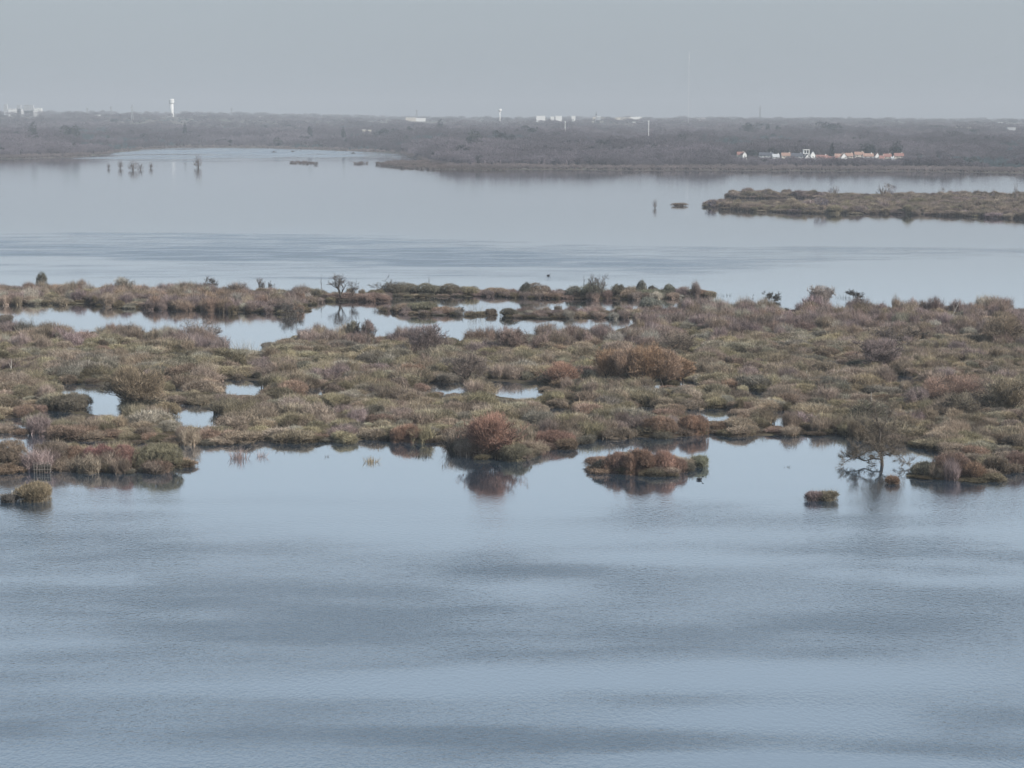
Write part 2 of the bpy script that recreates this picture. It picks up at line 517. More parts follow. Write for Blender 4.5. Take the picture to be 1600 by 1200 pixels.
# ------------------------------------------------------------------ water sheet with wind patches
wx = np.array([-v for v in grow(60, 5200, 3, 1.05)[::-1]] + list(np.arange(-57, 58, 3.0)) + grow(60, 5200, 3, 1.05))
wy = np.array(list(np.linspace(-280, 120, 12)) + list(np.arange(124, 330, 1.6)) + list(np.arange(330, 900, 4.0)) + grow(900, 5200, 8, 1.03))
WX, WY = np.meshgrid(wx, wy)
rip = np.zeros(WX.shape)
# wind patches: centre pixel, half width, half height (photo px), strength
PATCH = [(520, 990, 560, 85, .85), (60, 880, 300, 60, .45), (700, 880, 500, 50, .45), (60, 1130, 420, 38, .8), (900, 1145, 420, 22, 1.25), (620, 1170, 520, 42, .75),
         (1010, 905, 260, 42, .4), (1330, 990, 260, 34, .85), (1150, 1022, 300, 12, .8), (980, 1082, 240, 14, .8), (1500, 1110, 260, 24, .75),
         (1560, 1160, 260, 26, .85), (1400, 870, 330, 40, .5), (1180, 812, 300, 14, .25), (1520, 950, 250, 60, .3), (150, 790, 300, 20, .15), (1050, 790, 150, 16, .35),
         (300, 930, 300, 30, .4), (200, 388, 620, 20, 1.1), (700, 408, 560, 16, 1.1), (620, 392, 400, 8, .6), (1300, 392, 420, 8, .4), (1200, 402, 420, 5, .3),
         (340, 425, 420, 10, .3), (900, 430, 300, 12, .2), (380, 238, 300, 9, 1.3), (60, 372, 300, 6, .3)]
def to_uv(x, y):
    """pixel of a point of the water level"""
    c = CM.transposed()
    vx = c[0][0] * x + c[0][1] * y - c[0][2] * CAM_H
    vy = c[1][0] * x + c[1][1] * y - c[1][2] * CAM_H
    vz = c[2][0] * x + c[2][1] * y - c[2][2] * CAM_H
    vz = np.minimum(vz, -1)
    return 800 + FPX * vx / -vz, 600 - FPX * vy / -vz
def ellipse_of(p):
    cx, cy_ = G(p[0], p[1]); xr_ = G(p[0] + p[2], p[1])[0] - cx
    ya = G(p[0], p[1] - p[3])[1]; yb = G(p[0], p[1] + p[3])[1]
    return cx, cy_, xr_, ya - cy_, cy_ - yb
wn = fbm(WX / 26.0, WY / 14.0, 4, 2.0) - 0.5
wn2 = fbm(WX / 90.0, WY / 22.0, 4, 5.0) - 0.5
for p in PATCH:
    cx, cy_, ax, ayf, ayn = ellipse_of(p)
    dy = WY - cy_ + wn2 * (ayf + ayn) * 0.9
    dy = np.where(dy > 0, dy / ayf, dy / ayn)
    d = np.sqrt(((WX - cx + wn2 * ax * 0.5) / ax) ** 2 + dy ** 2)
    rip += (0.85 if p[1] < 700 else 0.52) * p[4] * sstep(1.3, 0.15, d + wn * 0.7)
fine = fbm(WX / 16.0, WY / 5.0, 4, 12.0)
rip = rip * (0.45 + 1.1 * sstep(0.3, 0.7, fine))
base = 0.42 * sstep(272, 215, WY + wn2 * 60 + wn * 12)
for p in [(820, 1062, 420, 22, 1.0), (1250, 1055, 330, 26, 1.0), (1280, 1112, 300, 22, 1.0), (1250, 1185, 380, 20, 1.0), (420, 1075, 420, 14, .6), (1500, 900, 260, 30, .7),
          (820, 935, 170, 22, .5), (220, 905, 300, 12, .4), (200, 1185, 260, 12, .4), (1080, 870, 240, 16, .6), (60, 1010, 260, 14, .5)]:
    cx, cy_, ax, ayf, ayn = ellipse_of(p)
    dy = WY - cy_ + wn2 * (ayf + ayn) * 0.9
    d = np.sqrt(((WX - cx + wn2 * ax * 0.5) / ax) ** 2 + np.where(dy > 0, dy / ayf, dy / ayn) ** 2)
    base = base * (1 - 0.9 * p[4] * sstep(1.35, 0.4, d + wn * 0.6))
    rip = rip * (1 - 0.6 * p[4] * sstep(1.35, 0.4, d + wn * 0.6))
rip += base * (0.7 + 0.6 * fine)
rip += 0.02 + 0.06 * sstep(0.5, 0.75, fbm(WX / 160.0, WY / 30.0, 4, 22.0)) * sstep(300, 260, WY)
rip = np.clip(rip, 0, 1.4)
ny, nx = WX.shape
idx = np.arange(nx * ny).reshape(ny, nx)
F = np.stack([idx[:-1, :-1], idx[:-1, 1:], idx[1:, 1:], idx[1:, :-1]], -1).reshape(-1, 4)
water = mesh_obj('water', np.stack([WX, WY, np.zeros_like(WX)], -1).reshape(-1, 3), F, mat_water(), smooth=True)
a_ = water.data.attributes.new('ripple', 'FLOAT', 'POINT')
a_.data.foreach_set('value', rip.astype(np.float32).ravel())
tag(water, 'calm grey blue lake water with darker wind ruffled streaks', kind='structure')

# ------------------------------------------------------------------ plants: shapes
def twig_tris(base, dirv, length, width, rng):
    """one thin triangle per twig"""
    n = len(base)
    dirv = dirv / np.maximum(np.linalg.norm(dirv, axis=1, keepdims=True), 1e-6)
    rnd = rng.normal(size=(n, 3))
    side = np.cross(dirv, rnd)
    side /= np.maximum(np.linalg.norm(side, axis=1, keepdims=True), 1e-6)
    w_ = np.asarray(width).reshape(-1, 1) * 0.5
    L = np.asarray(length).reshape(-1, 1)
    v = np.stack([base - side * w_, base + side * w_, base + dirv * L], 1).reshape(-1, 3)
    f = np.arange(3 * n).reshape(-1, 3)
    return v, f

def ico(sub=1):
    import bmesh
    bm = bmesh.new(); bmesh.ops.create_icosphere(bm, subdivisions=sub, radius=1.0)
    v = np.array([q.co[:] for q in bm.verts]); f = np.array([[q.index for q in p.verts] for p in bm.faces]); bm.free()
    return v, f
ICO_V, ICO_F = ico(2)

def shrub_shape(seed, Rx=2.0, Ry=2.0, H=1.5, n=3600, lobes=9, up=0.5, tl=0.34, tw=0.05, spiky=0.0, flat=0.0, core=0.50, lob=(0.34, 0.55)):
    """lumpy dome of fine twigs round a ragged heart of dense growth"""
    rng = np.random.default_rng(seed)
    C, S = [], []
    for i in range(lobes):
        a = rng.random() * 6.283; r = math.sqrt(rng.random()) * (0.72 if i else 0.0)
        k = 1 - 0.55 * r ** 2
        s = rng.uniform(*lob) * k
        zs = rng.uniform(0.30, 0.48)
        C.append((r * math.cos(a) * Rx, r * math.sin(a) * Ry, H * max(0.08, (1 - zs) * rng.uniform(0.62, 1.0) * (1 - 0.6 * r * r))))
        S.append((s * Rx, s * Ry, H * zs))
    C, S = np.array(C), np.array(S)
    wgt = S[:, 0] * S[:, 1]; wgt = wgt / wgt.sum()
    m = int(n * 1.6)
    li = rng.choice(lobes, m, p=wgt)
    d = rng.normal(size=(m, 3)); d[:, 2] = np.abs(d[:, 2]) * 1.05 - 0.25
    d /= np.linalg.norm(d, axis=1, keepdims=True)
    rad = 1.0 - np.abs(rng.normal(0, 0.17, m)) + 0.12 * np.sin(d[:, 0] * 7 + li * 2.1) * np.cos(d[:, 1] * 6 + li)
    p = C[li] + d * S[li] * rad[:, None]
    keep = p[:, 2] > -0.02
    for j in range(lobes):                         # drop what sits deep inside another lobe
        q = (p - C[j]) / S[j]
        keep &= ~((np.linalg.norm(q, axis=1) < 0.72) & (li != j))
    p, d, li = p[keep][:n], d[keep][:n], li[keep][:n]
    m2 = int(n * 0.22)                              # skirt of shoots round the foot
    l2 = rng.integers(0, lobes, m2); a2 = rng.random(m2) * 6.283
    d2 = np.stack([np.cos(a2), np.sin(a2), np.full(m2, 0.25)], 1); r2 = rng.uniform(0.6, 1.0, m2); z2 = H * rng.uniform(-0.02, 0.75, m2) * np.maximum(1.02 - r2, 0.04) * 1.6
    p2 = np.stack([C[l2, 0] + d2[:, 0] * S[l2, 0] * r2, C[l2, 1] + d2[:, 1] * S[l2, 1] * r2, z2], 1)
    p = np.concatenate([p, p2]); d = np.concatenate([d, d2]); li = np.concatenate([li, l2])
    dirv = d * (1 - up) + np.array([0, 0, up]) + rng.normal(0, 0.33, p.shape)
    L = rng.uniform(0.5, 1.2, len(p)) * tl
    if spiky:
        L = np.where(rng.random(len(p)) < spiky, L * 2.6, L)
    W = rng.uniform(0.6, 1.3, len(p)) * tw
    v, f = twig_tris(p, dirv, L, W, rng)
    lt = rng.uniform(0.8, 1.2, lobes)
    tone = np.repeat(lt[li] * rng.uniform(0.55, 1.45, len(p)), 3)
    # fill between the lobes down to the ground
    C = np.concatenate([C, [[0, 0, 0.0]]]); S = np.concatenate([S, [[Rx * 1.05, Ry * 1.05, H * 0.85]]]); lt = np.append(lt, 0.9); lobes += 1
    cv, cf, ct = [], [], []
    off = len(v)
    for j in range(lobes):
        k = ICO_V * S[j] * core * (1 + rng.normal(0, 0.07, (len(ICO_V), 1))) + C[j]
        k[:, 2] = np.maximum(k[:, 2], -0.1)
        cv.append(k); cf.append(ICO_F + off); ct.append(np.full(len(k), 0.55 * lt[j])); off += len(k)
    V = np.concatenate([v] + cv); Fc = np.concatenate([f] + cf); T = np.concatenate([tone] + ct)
    return V, Fc, T

def thicket_shape(seed, Rr=2.4, H=3.6, stems=46, twigs=2600, pale=0.25, tw=0.045):
    """upright young trees standing close: vertical stems with a mist of fine twigs"""
    rng = np.random.default_rng(seed)
    vs, fs, ts = [], [], []
    off = 0
    bx, bd, bl = [], [], []
    for i in range(stems):
        a = rng.random() * 6.283; r = math.sqrt(rng.random()) * Rr
        base = np.array([r * math.cos(a), r * math.sin(a), 0.0])
        h = H * rng.uniform(0.55, 1.05) * (1 - 0.35 * (r / Rr) ** 2)
        lean = np.array([rng.normal(0, 0.16), rng.normal(0, 0.16), 1.0])
        top = base + lean * h
        w_ = rng.uniform(0.035, 0.075)
        an = rng.random() * 3.14
        s = np.array([math.cos(an), math.sin(an), 0]) * w_; s2 = np.array([-s[1], s[0], 0])
        v = np.array([base - s, base + s, top, base - s2, base + s2, top])
        vs.append(v); fs.append(np.array([[0, 1, 2], [3, 4, 5]]) + off); off += 6
        ts.append(np.full(6, 2.3 if rng.random() < pale else rng.uniform(0.5, 1.0)))
        k = twigs // stems
        tt = rng.uniform(0.25, 1.0, k)
        bx.append(base + (top - base) * tt[:, None] + rng.normal(0, 0.12, (k, 3)))
        dd = rng.normal(0, 0.5, (k, 3)); dd[:, 2] = np.abs(dd[:, 2]) + 0.45
        bd.append(dd); bl.append(rng.uniform(0.25, 0.75, k))
    b, d, l = np.concatenate(bx), np.concatenate(bd), np.concatenate(bl)
    v, f = twig_tris(b, d, l, rng.uniform(0.6, 1.3, len(b)) * tw, rng)
    vs.append(v); fs.append(f + off); ts.append(np.repeat(rng.uniform(0.6, 1.4, len(b)), 3)); off += len(v)
    # low heart of dense growth
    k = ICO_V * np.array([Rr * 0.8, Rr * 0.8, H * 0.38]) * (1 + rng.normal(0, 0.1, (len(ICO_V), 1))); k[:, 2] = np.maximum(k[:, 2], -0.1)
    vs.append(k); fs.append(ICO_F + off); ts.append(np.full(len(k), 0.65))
    return np.concatenate(vs), np.concatenate(fs), np.concatenate(ts)

def crown_shape(seed, n=420, kind='bare', size=1.3):
    """crown of a far tree, unit height 1 and half width about 0.5; scaled on placing"""
    rng = np.random.default_rng(seed)
    if kind == 'cone':
        t = rng.random(n) ** 0.8
        a = rng.random(n) * 6.283; r = (1 - t) * 0.3 * rng.uniform(0.6, 1.1, n)
        p = np.stack([r * np.cos(a), r * np.sin(a), 0.08 + t * 0.9], 1)
        d = np.stack([np.cos(a), np.sin(a), rng.normal(0.1, 0.3, n)], 1)
    else:
        lob = 7
        C = np.array([(rng.normal(0, 0.2), rng.normal(0, 0.2), rng.uniform(0.40, 0.74) if kind != 'thin' else rng.uniform(0.18, 0.72)) for _ in range(lob)])
        S = rng.uniform(0.17, 0.28, lob)
        li = rng.integers(0, lob, n)
        d = rng.normal(size=(n, 3)); d /= np.linalg.norm(d, axis=1, keepdims=True)
        p = C[li] + d * S[li][:, None] * rng.uniform(0.6, 1.0, (n, 1))
        if kind in ('bare', 'thin'):
            p[: n // 5, :2] *= 0.6; p[: n // 5, 2] = rng.uniform(0, 0.5, n // 5); p[: n // 5, :2] *= 1.4
            d[:, 2] = np.abs(d[:, 2]) + 0.5
        p[:, 2] = np.clip(p[:, 2], 0.02, 1.0)
    L = rng.uniform(0.6, 1.3, n) * 0.11 * size; W = rng.uniform(0.6, 1.3, n) * (0.07 if kind != 'thin' else 0.028) * size
    v, f = twig_tris(p, d + rng.normal(0, 0.4, d.shape), L, W, rng)
    T = np.repeat(rng.uniform(0.85, 1.15, n), 3)
    k = ICO_V * (np.array([0.13, 0.13, 0.22]) if kind == 'bare' else np.array([0.30, 0.30, 0.36])) * (1 + rng.normal(0, 0.12, (len(ICO_V), 1))) + np.array([0, 0, 0.36 if kind != 'cone' else 0.3])
    if kind == 'cone': k[:, :2] *= 0.45
    if kind == 'thin':
        mb = MB()
        for i in range(7):
            a = rng.random() * 6.28; r = rng.uniform(0.1, 0.38)
            q = (r * math.cos(a), r * math.sin(a), rng.uniform(0.6, 0.95))
            mb.tube([(0.03 * math.cos(a), 0.03 * math.sin(a), -0.05), (q[0] * 0.35, q[1] * 0.35, 0.35), q], [0.03, 0.02, 0.008], 3)
        mv = np.array(mb.v); tri = []
        for f_ in mb.f:
            for u in range(1, len(f_) - 1): tri.append((f_[0], f_[u], f_[u + 1]))
        return np.concatenate([v, mv]), np.concatenate([f, np.array(tri) + len(v)]), np.concatenate([T, np.full(len(mv), 0.7)])
    f2 = ICO_F + len(v)
    return np.concatenate([v, k]), np.concatenate([f, f2]), np.concatenate([T, np.full(len(k), 0.8)])

def tree_shape(seed, H, spread, trunk=0.25, stems=1, up=0.35, bias=(0, 0, 0), tw=0.035, twigs=5000, depth=5, flat=0.0, r0=None, droop=0.0, wig=0.18, fan=0):
    """limbs as tapering tubes, twigs as thin blades; H and spread in metres"""
    rnd = random.Random(seed); rng = np.random.default_rng(seed)
    mb = MB(); ends = []
    r0 = r0 or H * 0.022
    bias = Vector(bias)
    def limb(p, d, L, r, lv):
        pts, rad = [p.copy()], [r]
        n = 5 if lv < 3 else 3
        if lv == 0: L = L * 0.8
        for i in range(n):
            d = (d + Vector((rnd.gauss(0, wig), rnd.gauss(0, wig), rnd.gauss(0, wig * 0.7))) + Vector((0, 0, (up - droop) * 0.22)) + bias * 0.12).normalized()
            p = p + d * (L / n)
            if p.z < 0.15: p.z = 0.15; d.z = abs(d.z) * 0.3
            pts.append(p.copy()); rad.append(max(r * (1 - 0.38 * (i + 1) / n), 0.022))
        mb.tube(pts, rad, 6 if lv == 0 else (4 if lv < 3 else 3))
        if lv >= 2:
            ends.append((pts, L, lv))
        if lv >= depth: return
        k = rnd.choice((2, 3, 3)) if lv else rnd.choice((4, 5))
        for j in range(k):
            s = rnd.uniform(0.35, 1.0) if j else 1.0
            q = pts[min(int(s * n), n)]
            ax = Vector((rnd.gauss(0, 1), rnd.gauss(0, 1), rnd.gauss(0, 0.6) * (1 - flat))).normalized()
            nd = (d * rnd.uniform(0.5, 1.0) + ax * rnd.uniform(0.55, 1.0)).normalized()
            limb(q.copy(), nd, L * rnd.uniform(0.62, 0.85), rad[-1] * (rnd.uniform(0.62, 0.8) if j else 0.9), lv + 1)
    for s in range(stems):
        a = 6.283 * s / stems + rnd.uniform(-0.5, 0.5)
        o_ = Vector((math.cos(a), math.sin(a), 0)) * (0 if stems == 1 else H * 0.04)
        d = Vector((math.cos(a) * (0.5 if stems > 1 else 0.08), math.sin(a) * (0.5 if stems > 1 else 0.08), 1)).normalized()
        limb(o_, d, H * trunk * rnd.uniform(0.85, 1.15), r0 * (1 if stems == 1 else 0.7), 0)
    V = np.array(mb.v)
    sz = V[:, 2].max(); sx_ = np.percentile(np.abs(V[:, 0]), 96); sy_ = np.percentile(np.abs(V[:, 1]), 97)
    sc = np.array([spread / 2 / sx_, spread / 2 / sy_, H * 0.95 / sz])
    # twigs
    B, Dv, LL = [], [], []
    tot = sum(len(e[0]) for e in ends)
    per = max(1, int(twigs / max(tot, 1)))
    for pts, L, lv in ends:
        for i in range(1, len(pts)):
            seg = pts[i] - pts[i - 1]
            for _ in range(per):
                q = pts[i - 1] + seg * rnd.random()
                B.append(q); dd = seg.normalized() + Vector((rnd.gauss(0, 0.7), rnd.gauss(0, 0.7), rnd.gauss(0, 0.5) + up * 0.5 - droop))
                Dv.append(dd); LL.append(rnd.uniform(0.3, 1.0))
    B = np.array([b[:] for b in B]) * sc; Dv = np.array([b[:] for b in Dv])
    L_ = np.array(LL) * min(H, spread) * 0.11
    if fan:
        # a dome of fine shoots fanning out from the base, in uneven clumps
        cl = rng.normal(size=(30, 3)); cl[:, 2] = cl[:, 2] * 0.8 + 0.25; cl /= np.linalg.norm(cl, axis=1, keepdims=True)
        cr_ = rng.uniform(0.7, 1.05, 30)
        ci = rng.integers(0, 30, fan)
        d = cl[ci] + rng.normal(0, 0.22, (fan, 3)); d /= np.linalg.norm(d, axis=1, keepdims=True)
        rr_ = np.clip(cr_[ci] * (1 - np.abs(rng.normal(0, 0.25, fan))), 0.2, 1.05)
        b = d * np.array([spread / 2, spread / 2, H * 0.44]) * rr_[:, None] + np.array([0, 0, H * 0.50])
        B = np.concatenate([B, b]); Dv = np.concatenate([Dv, b / H + np.array([0, 0, 0.1]) + rng.normal(0, 0.22, d.shape)])
        L_ = np.concatenate([L_, rng.uniform(0.5, 1.2, fan) * H * 0.10])
    v, f = twig_tris(B, Dv, L_, rng.uniform(0.6, 1.3, len(B)) * tw, rng)
    v[:, 2] = np.maximum(v[:, 2], 0.05)
    T = np.repeat(rng.uniform(0.6, 1.4, len(B)), 3)
    # scale limbs but keep their girth
    return V * sc, mb.f, v, f, T

SC = 1.0
def px_m(y): return FPX / y

def set_tint(o, c):
    c = tuple(c)
    o.color = (c[0], c[1], c[2], 1.0)

# ---- tints (reflectance of twigs and leaves)
OLIVE = (0.285, 0.245, 0.165); GREYG = (0.275, 0.25, 0.20); BROWN = (0.29, 0.23, 0.178); RUST = (0.29, 0.205, 0.155)
PURPL = (0.275, 0.212, 0.20); OCHRE = (0.32, 0.262, 0.18); DARKG = (0.17, 0.155, 0.12); PALEG = (0.33, 0.305, 0.265)
ORANG = (0.33, 0.23, 0.165); REDB = (0.27, 0.195, 0.165)
CNAME = {'olive': OLIVE, 'grey green': GREYG, 'brown': BROWN, 'rust brown': RUST, 'purple brown': PURPL, 'ochre': OCHRE, 'dark green': DARKG, 'pale grey': PALEG, 'orange brown': ORANG, 'red brown': REDB}

# ------------------------------------------------------------------ single trees of the marsh
LAND = []     # landmarks for telling shrubs apart: (x, y, phrase)
def marsh_tree(name, px, py, top, width, tint, label, cat='tree', group=None, bark=None, D=None, **kw):
    x, y = G(px, py)
    s = px_m(y)
    H = (py - top) / s; W = width / s
    if name != 'bare_tree': kw.setdefault('fan', int(kw.get('twigs', 5000) * (0.9 if name == 'willow_tree' else 0.55)))
    V, Ff, tv, tf, T = tree_shape(seed=int(px * 7 + py), H=H, spread=W, **kw)
    o = empty(name, (x, y, -0.1))
    tag(o, label, cat, group)
    mesh_obj('trunk', V, Ff, bark or M_BARK, o)
    c = mesh_obj('crown', tv, tf, M_FOL, o, tone=T)
    set_tint(c, tuple((v * 0.85 + 0.15 * sum(tint) / 3) * (1.15 if any(tint is q for q in CNAME.values()) else 1.95) for v in tint))
    return o

GT = 'trees standing in the flooded marsh'
def lone_tree():
    x, y = G(1377, 727)
    o = empty('bare_tree', (x, y, 0)); tag(o, 'leafless dark tree standing alone in open water with low arching limbs', 'tree', GT)
    rnd = random.Random(9); rng = np.random.default_rng(9)
    mb = MB(); B, Dv, LL = [], [], []
    def side(p, d, L, r, lv):
        pts, rad = [p], [r]
        for i in range(4):
            d = (d + Vector((rnd.gauss(0, .25), rnd.gauss(0, .25), rnd.gauss(0, .2) + 0.05))).normalized()
            p = p + d * L / 4
            if p.z < 0.1: p.z = 0.1
            pts.append(p.copy()); rad.append(max(0.018, r * (1 - 0.15 * (i + 1))))
        mb.tube(pts, rad, 4)
        for q, q2 in zip(pts, pts[1:]):
            for _ in range(3):
                B.append(q.lerp(q2, rnd.random())); Dv.append((q2 - q).normalized() + Vector((rnd.gauss(0, .7), rnd.gauss(0, .7), rnd.gauss(0.15, .5)))); LL.append(rnd.uniform(.3, .95))
        if lv < 2:
            for _ in range(3 if lv == 0 else 2):
                q = pts[rnd.randint(1, 4)]
                side(q.copy(), (d + Vector((rnd.gauss(0, .8), rnd.gauss(0, .8), rnd.gauss(0.1, .5)))).normalized(), L * rnd.uniform(.5, .75), max(.02, r * .6), lv + 1)
    P_ = [
        ([(0.15, 0, -.4), (0.05, 0, .7), (-.1, 0, 1.6), (-.3, .05, 3.2), (-.3, 0, 4.8), (-.7, 0, 6.3), (-1.1, 0, 7.8), (-1.3, 0, 9.4)], .27, 3.0),
        ([(-.1, 0, 1.6), (-1.0, -.3, 2.35), (-2.2, -.6, 2.2), (-3.3, -.9, 1.5), (-4.6, -1.0, 1.2), (-5.7, -1.1, .5)], .13, 1.5),
        ([(0, 0, .9), (-1.2, .2, .95), (-2.4, .5, .55), (-3.6, .7, 1.0), (-5.0, .8, 1.1), (-6.0, .8, .9)], .11, 1.3),
        ([(-.2, 0, 2.2), (-1.2, -.6, 3.2), (-2.4, -1.0, 3.5), (-3.6, -1.2, 3.0), (-4.4, -1.3, 2.4)], .09, 1.3),
        ([(-.15, 0, 1.9), (.8, .2, 2.3), (1.8, .3, 2.7), (2.6, .3, 3.4), (3.2, .4, 3.7)], .11, 1.4),
        ([(0, 0, 1.3), (1.0, -.5, 1.8), (2.1, -.9, 1.8), (3.0, -1.0, 1.2), (3.5, -1.1, .5)], .08, 1.2),
        ([(-.3, 0, 3.2), (.6, .8, 4.4), (1.4, 1.2, 5.2), (2.1, 1.4, 5.6)], .08, 1.5),
        ([(-.3, 0, 3.8), (-1.3, .6, 4.9), (-2.2, 1.0, 5.6), (-2.8, 1.2, 6.4)], .08, 1.5),
        ([(-.3, 0, 4.8), (.3, -.5, 6.2), (.8, -.8, 7.3), (1.0, -.9, 8.0)], .07, 1.3),
        ([(-.1, 0, 1.4), (-.3, -1.3, 2.0), (-.8, -2.6, 2.3), (-1.2, -3.6, 1.6)], .09, 1.3),
        ([(-.1, 0, 2.4), (.1, 1.5, 3.4), (-.2, 2.8, 4.0), (-.4, 3.8, 4.2)], .09, 1.4)]
    for pts, r, L in P_:
        pts = [Vector(q) for q in pts]; n = len(pts)
        mb.tube(pts, [r * (1 - 0.72 * i / (n - 1)) for i in range(n)], 7)
        for i in range(1, n):
            for _ in range(3 if r < .2 else (0 if i < 3 else 3)):
                q = pts[i - 1].lerp(pts[i], rnd.random())
                d = (pts[i] - pts[i - 1]).normalized() * .6 + Vector((rnd.gauss(0, .7), rnd.gauss(0, .7), rnd.gauss(.25, .45)))
                side(q, d.normalized(), L * rnd.uniform(.45, 1) * (1 if r < .2 else .6), .035, 0)
    mb.build('trunk', M_BARKM, o)
    B = np.array([b[:] for b in B]); Dv = np.array([b[:] for b in Dv])
    v, f = twig_tris(B, Dv, np.array(LL), rng.uniform(.016, .028, len(B)), rng); v[:, 2] = np.maximum(v[:, 2], .05)
    c = mesh_obj('crown', v, f, M_FOL, o, tone=np.repeat(rng.uniform(.6, 1.4, len(B)), 3)); set_tint(c, (0.21, 0.175, 0.135))
lone_tree()
marsh_tree('willow_tree', 216, 643, 556, 92, (0.155, 0.12, 0.08), 'tall bushy brown willow beside the largest marsh pool', group=GT, stems=6, trunk=0.34, up=0.6, twigs=14000, tw=0.06, depth=4)
for i, (px, py, tp, wd, lab) in enumerate([
    (955, 598, 540, 60, 'leftmost orange brown willow of the row in mid marsh'),
    (985, 603, 532, 62, 'second willow from the left in the orange brown row in mid marsh'),
    (1012, 604, 530, 64, 'third willow from the left in the orange brown row in mid marsh'),
    (1038, 603, 541, 60, 'fourth willow from the left in the orange brown row in mid marsh'),
    (1062, 599, 556, 46, 'lowest and rightmost willow of the orange brown row in mid marsh')]):
    marsh_tree('willow_tree', px, py, tp, wd, ORANG if i % 2 else (0.20, 0.13, 0.08), lab, group='row of orange brown willows in mid marsh', stems=3, trunk=0.36, up=0.6, twigs=9000, tw=0.06, depth=4)
marsh_tree('willow_tree', 768, 714, 640, 80, (0.19, 0.11, 0.08), 'rust red twiggy willow on the near waterline in the middle', group=GT, stems=4, trunk=0.36, up=0.5, twigs=13000, tw=0.055, depth=4)
marsh_tree('alder_tree', 735, 606, 545, 62, (0.12, 0.095, 0.08), 'grey brown tree with dark trunk between two small pools', group=GT, stems=1, trunk=0.3, up=0.5, twigs=8000, tw=0.05, r0=0.35)
marsh_tree('alder_tree', 661, 560, 499, 60, PURPL, 'purple brown tree at the back shore below the oval islet', group=GT, stems=3, trunk=0.35, up=0.5, twigs=8000, tw=0.06)
marsh_tree('alder_tree', 1055, 556, 512, 52, BROWN, 'small brown tree with dark forked limbs behind the orange willow row', group=GT, stems=3, trunk=0.35, up=0.4, twigs=4500, tw=0.05)
marsh_tree('willow_tree', 1490, 634, 577, 104, (0.165, 0.11, 0.085), 'broad spreading willow with dark sideways limbs on the right', group=GT, stems=4, trunk=0.38, up=0.15, twigs=11000, tw=0.055, flat=0.5, r0=0.26)
marsh_tree('alder_tree', 1434, 640, 600, 42, PURPL, 'small drooping purple brown tree left of the broad spreading willow', group=GT, stems=2, trunk=0.35, up=0.3, twigs=4500, tw=0.05, droop=0.3)
marsh_tree('alder_tree', 1374, 580, 522, 66, PURPL, 'upright purple brown tree in the right half behind the bare tree', group=GT, stems=3, trunk=0.35, up=0.6, twigs=9000, tw=0.055)
marsh_tree('alder_tree', 1422, 537, 505, 36, BROWN, 'little dark limbed tree right of the upright purple brown tree', group=GT, stems=1, trunk=0.3, up=0.4, twigs=2500, tw=0.05)
marsh_tree('alder_tree', 1568, 544, 484, 62, (0.15, 0.115, 0.08), 'brown tree with dark fan of limbs near the right edge', group=GT, stems=4, trunk=0.38, up=0.5, twigs=9000, tw=0.06)
marsh_tree('willow_tree', 1574, 646, 580, 84, OCHRE, 'ochre brown willow at the right edge above the near shore', group=GT, stems=5, trunk=0.38, up=0.4, twigs=11000, tw=0.055)
marsh_tree('willow_tree', 878, 604, 562, 62, (0.20, 0.12, 0.085), 'low orange brown willow left of the orange willow row', group=GT, stems=5, trunk=0.4, up=0.4, twigs=9000, tw=0.055, depth=4)
marsh_tree('alder_tree', 921, 606, 576, 24, (0.06, 0.06, 0.05), 'small dark bushy tree tucked against the left of the orange willow row', group=GT, stems=2, trunk=0.35, up=0.4, twigs=3500, tw=0.08)
marsh_tree('alder_tree', 1281, 486, 441, 38, (0.20, 0.17, 0.155), 'round pale grey tree rising above the far marsh edge', group=GT, stems=2, trunk=0.32, up=0.45, twigs=9000, tw=0.08, bark=M_BARKG)
marsh_tree('bare_tree', 533, 470, 424, 36, (0.13, 0.11, 0.10), 'bare twisted tree on the thin islet with forked leaning limbs', group=GT, stems=1, trunk=0.3, up=0.35, twigs=2300, tw=0.05, r0=0.32)
marsh_tree('bare_tree', 548, 470, 432, 22, (0.13, 0.11, 0.10), 'thin bare limb tree leaning right beside the bare twisted tree', group=GT, stems=1, trunk=0.4, up=0.5, twigs=500, tw=0.05, bias=(0.5, 0, 0), r0=0.2)
marsh_tree('bare_tree', 934, 468, 424, 28, (0.14, 0.13, 0.12), 'thin bare tree rising from the bushes of the long islet', group=GT, stems=2, trunk=0.34, up=0.6, twigs=1500, tw=0.05, r0=0.2)
marsh_tree('alder_tree', 66, 456, 421, 18, (0.11, 0.105, 0.08), 'narrow olive tree top rising at the left end of the long reedy island', group=GT, stems=2, trunk=0.35, up=0.7, twigs=3000, tw=0.07)
marsh_tree('alder_tree', 190, 462, 429, 28, PALEG, 'pale grey tree on the long reedy island at left', group=GT, stems=3, trunk=0.35, up=0.7, twigs=3500, tw=0.06)
marsh_tree('bare_tree', 330, 456, 429, 26, (0.10, 0.09, 0.085), 'sparse dark tree rising above the back of the long reedy island', group=GT, stems=2, trunk=0.35, up=0.5, twigs=900, tw=0.06)
marsh_tree('bare_tree', 300, 534, 492, 58, PURPL, 'fallen purple twigged tree with pale leaning trunk by the channel', group=GT, stems=3, trunk=0.36, up=0.15, twigs=5000, tw=0.05, bark=M_BARKG, bias=(0.3, 0, 0))
marsh_tree('bare_tree', 328, 532, 500, 34, (0.16, 0.14, 0.14), 'grey leafless tree top leaning over the channel at left', group=GT, stems=2, trunk=0.36, up=0.15, twigs=2000, tw=0.05, bark=M_BARKG, bias=(0.5, 0, 0))
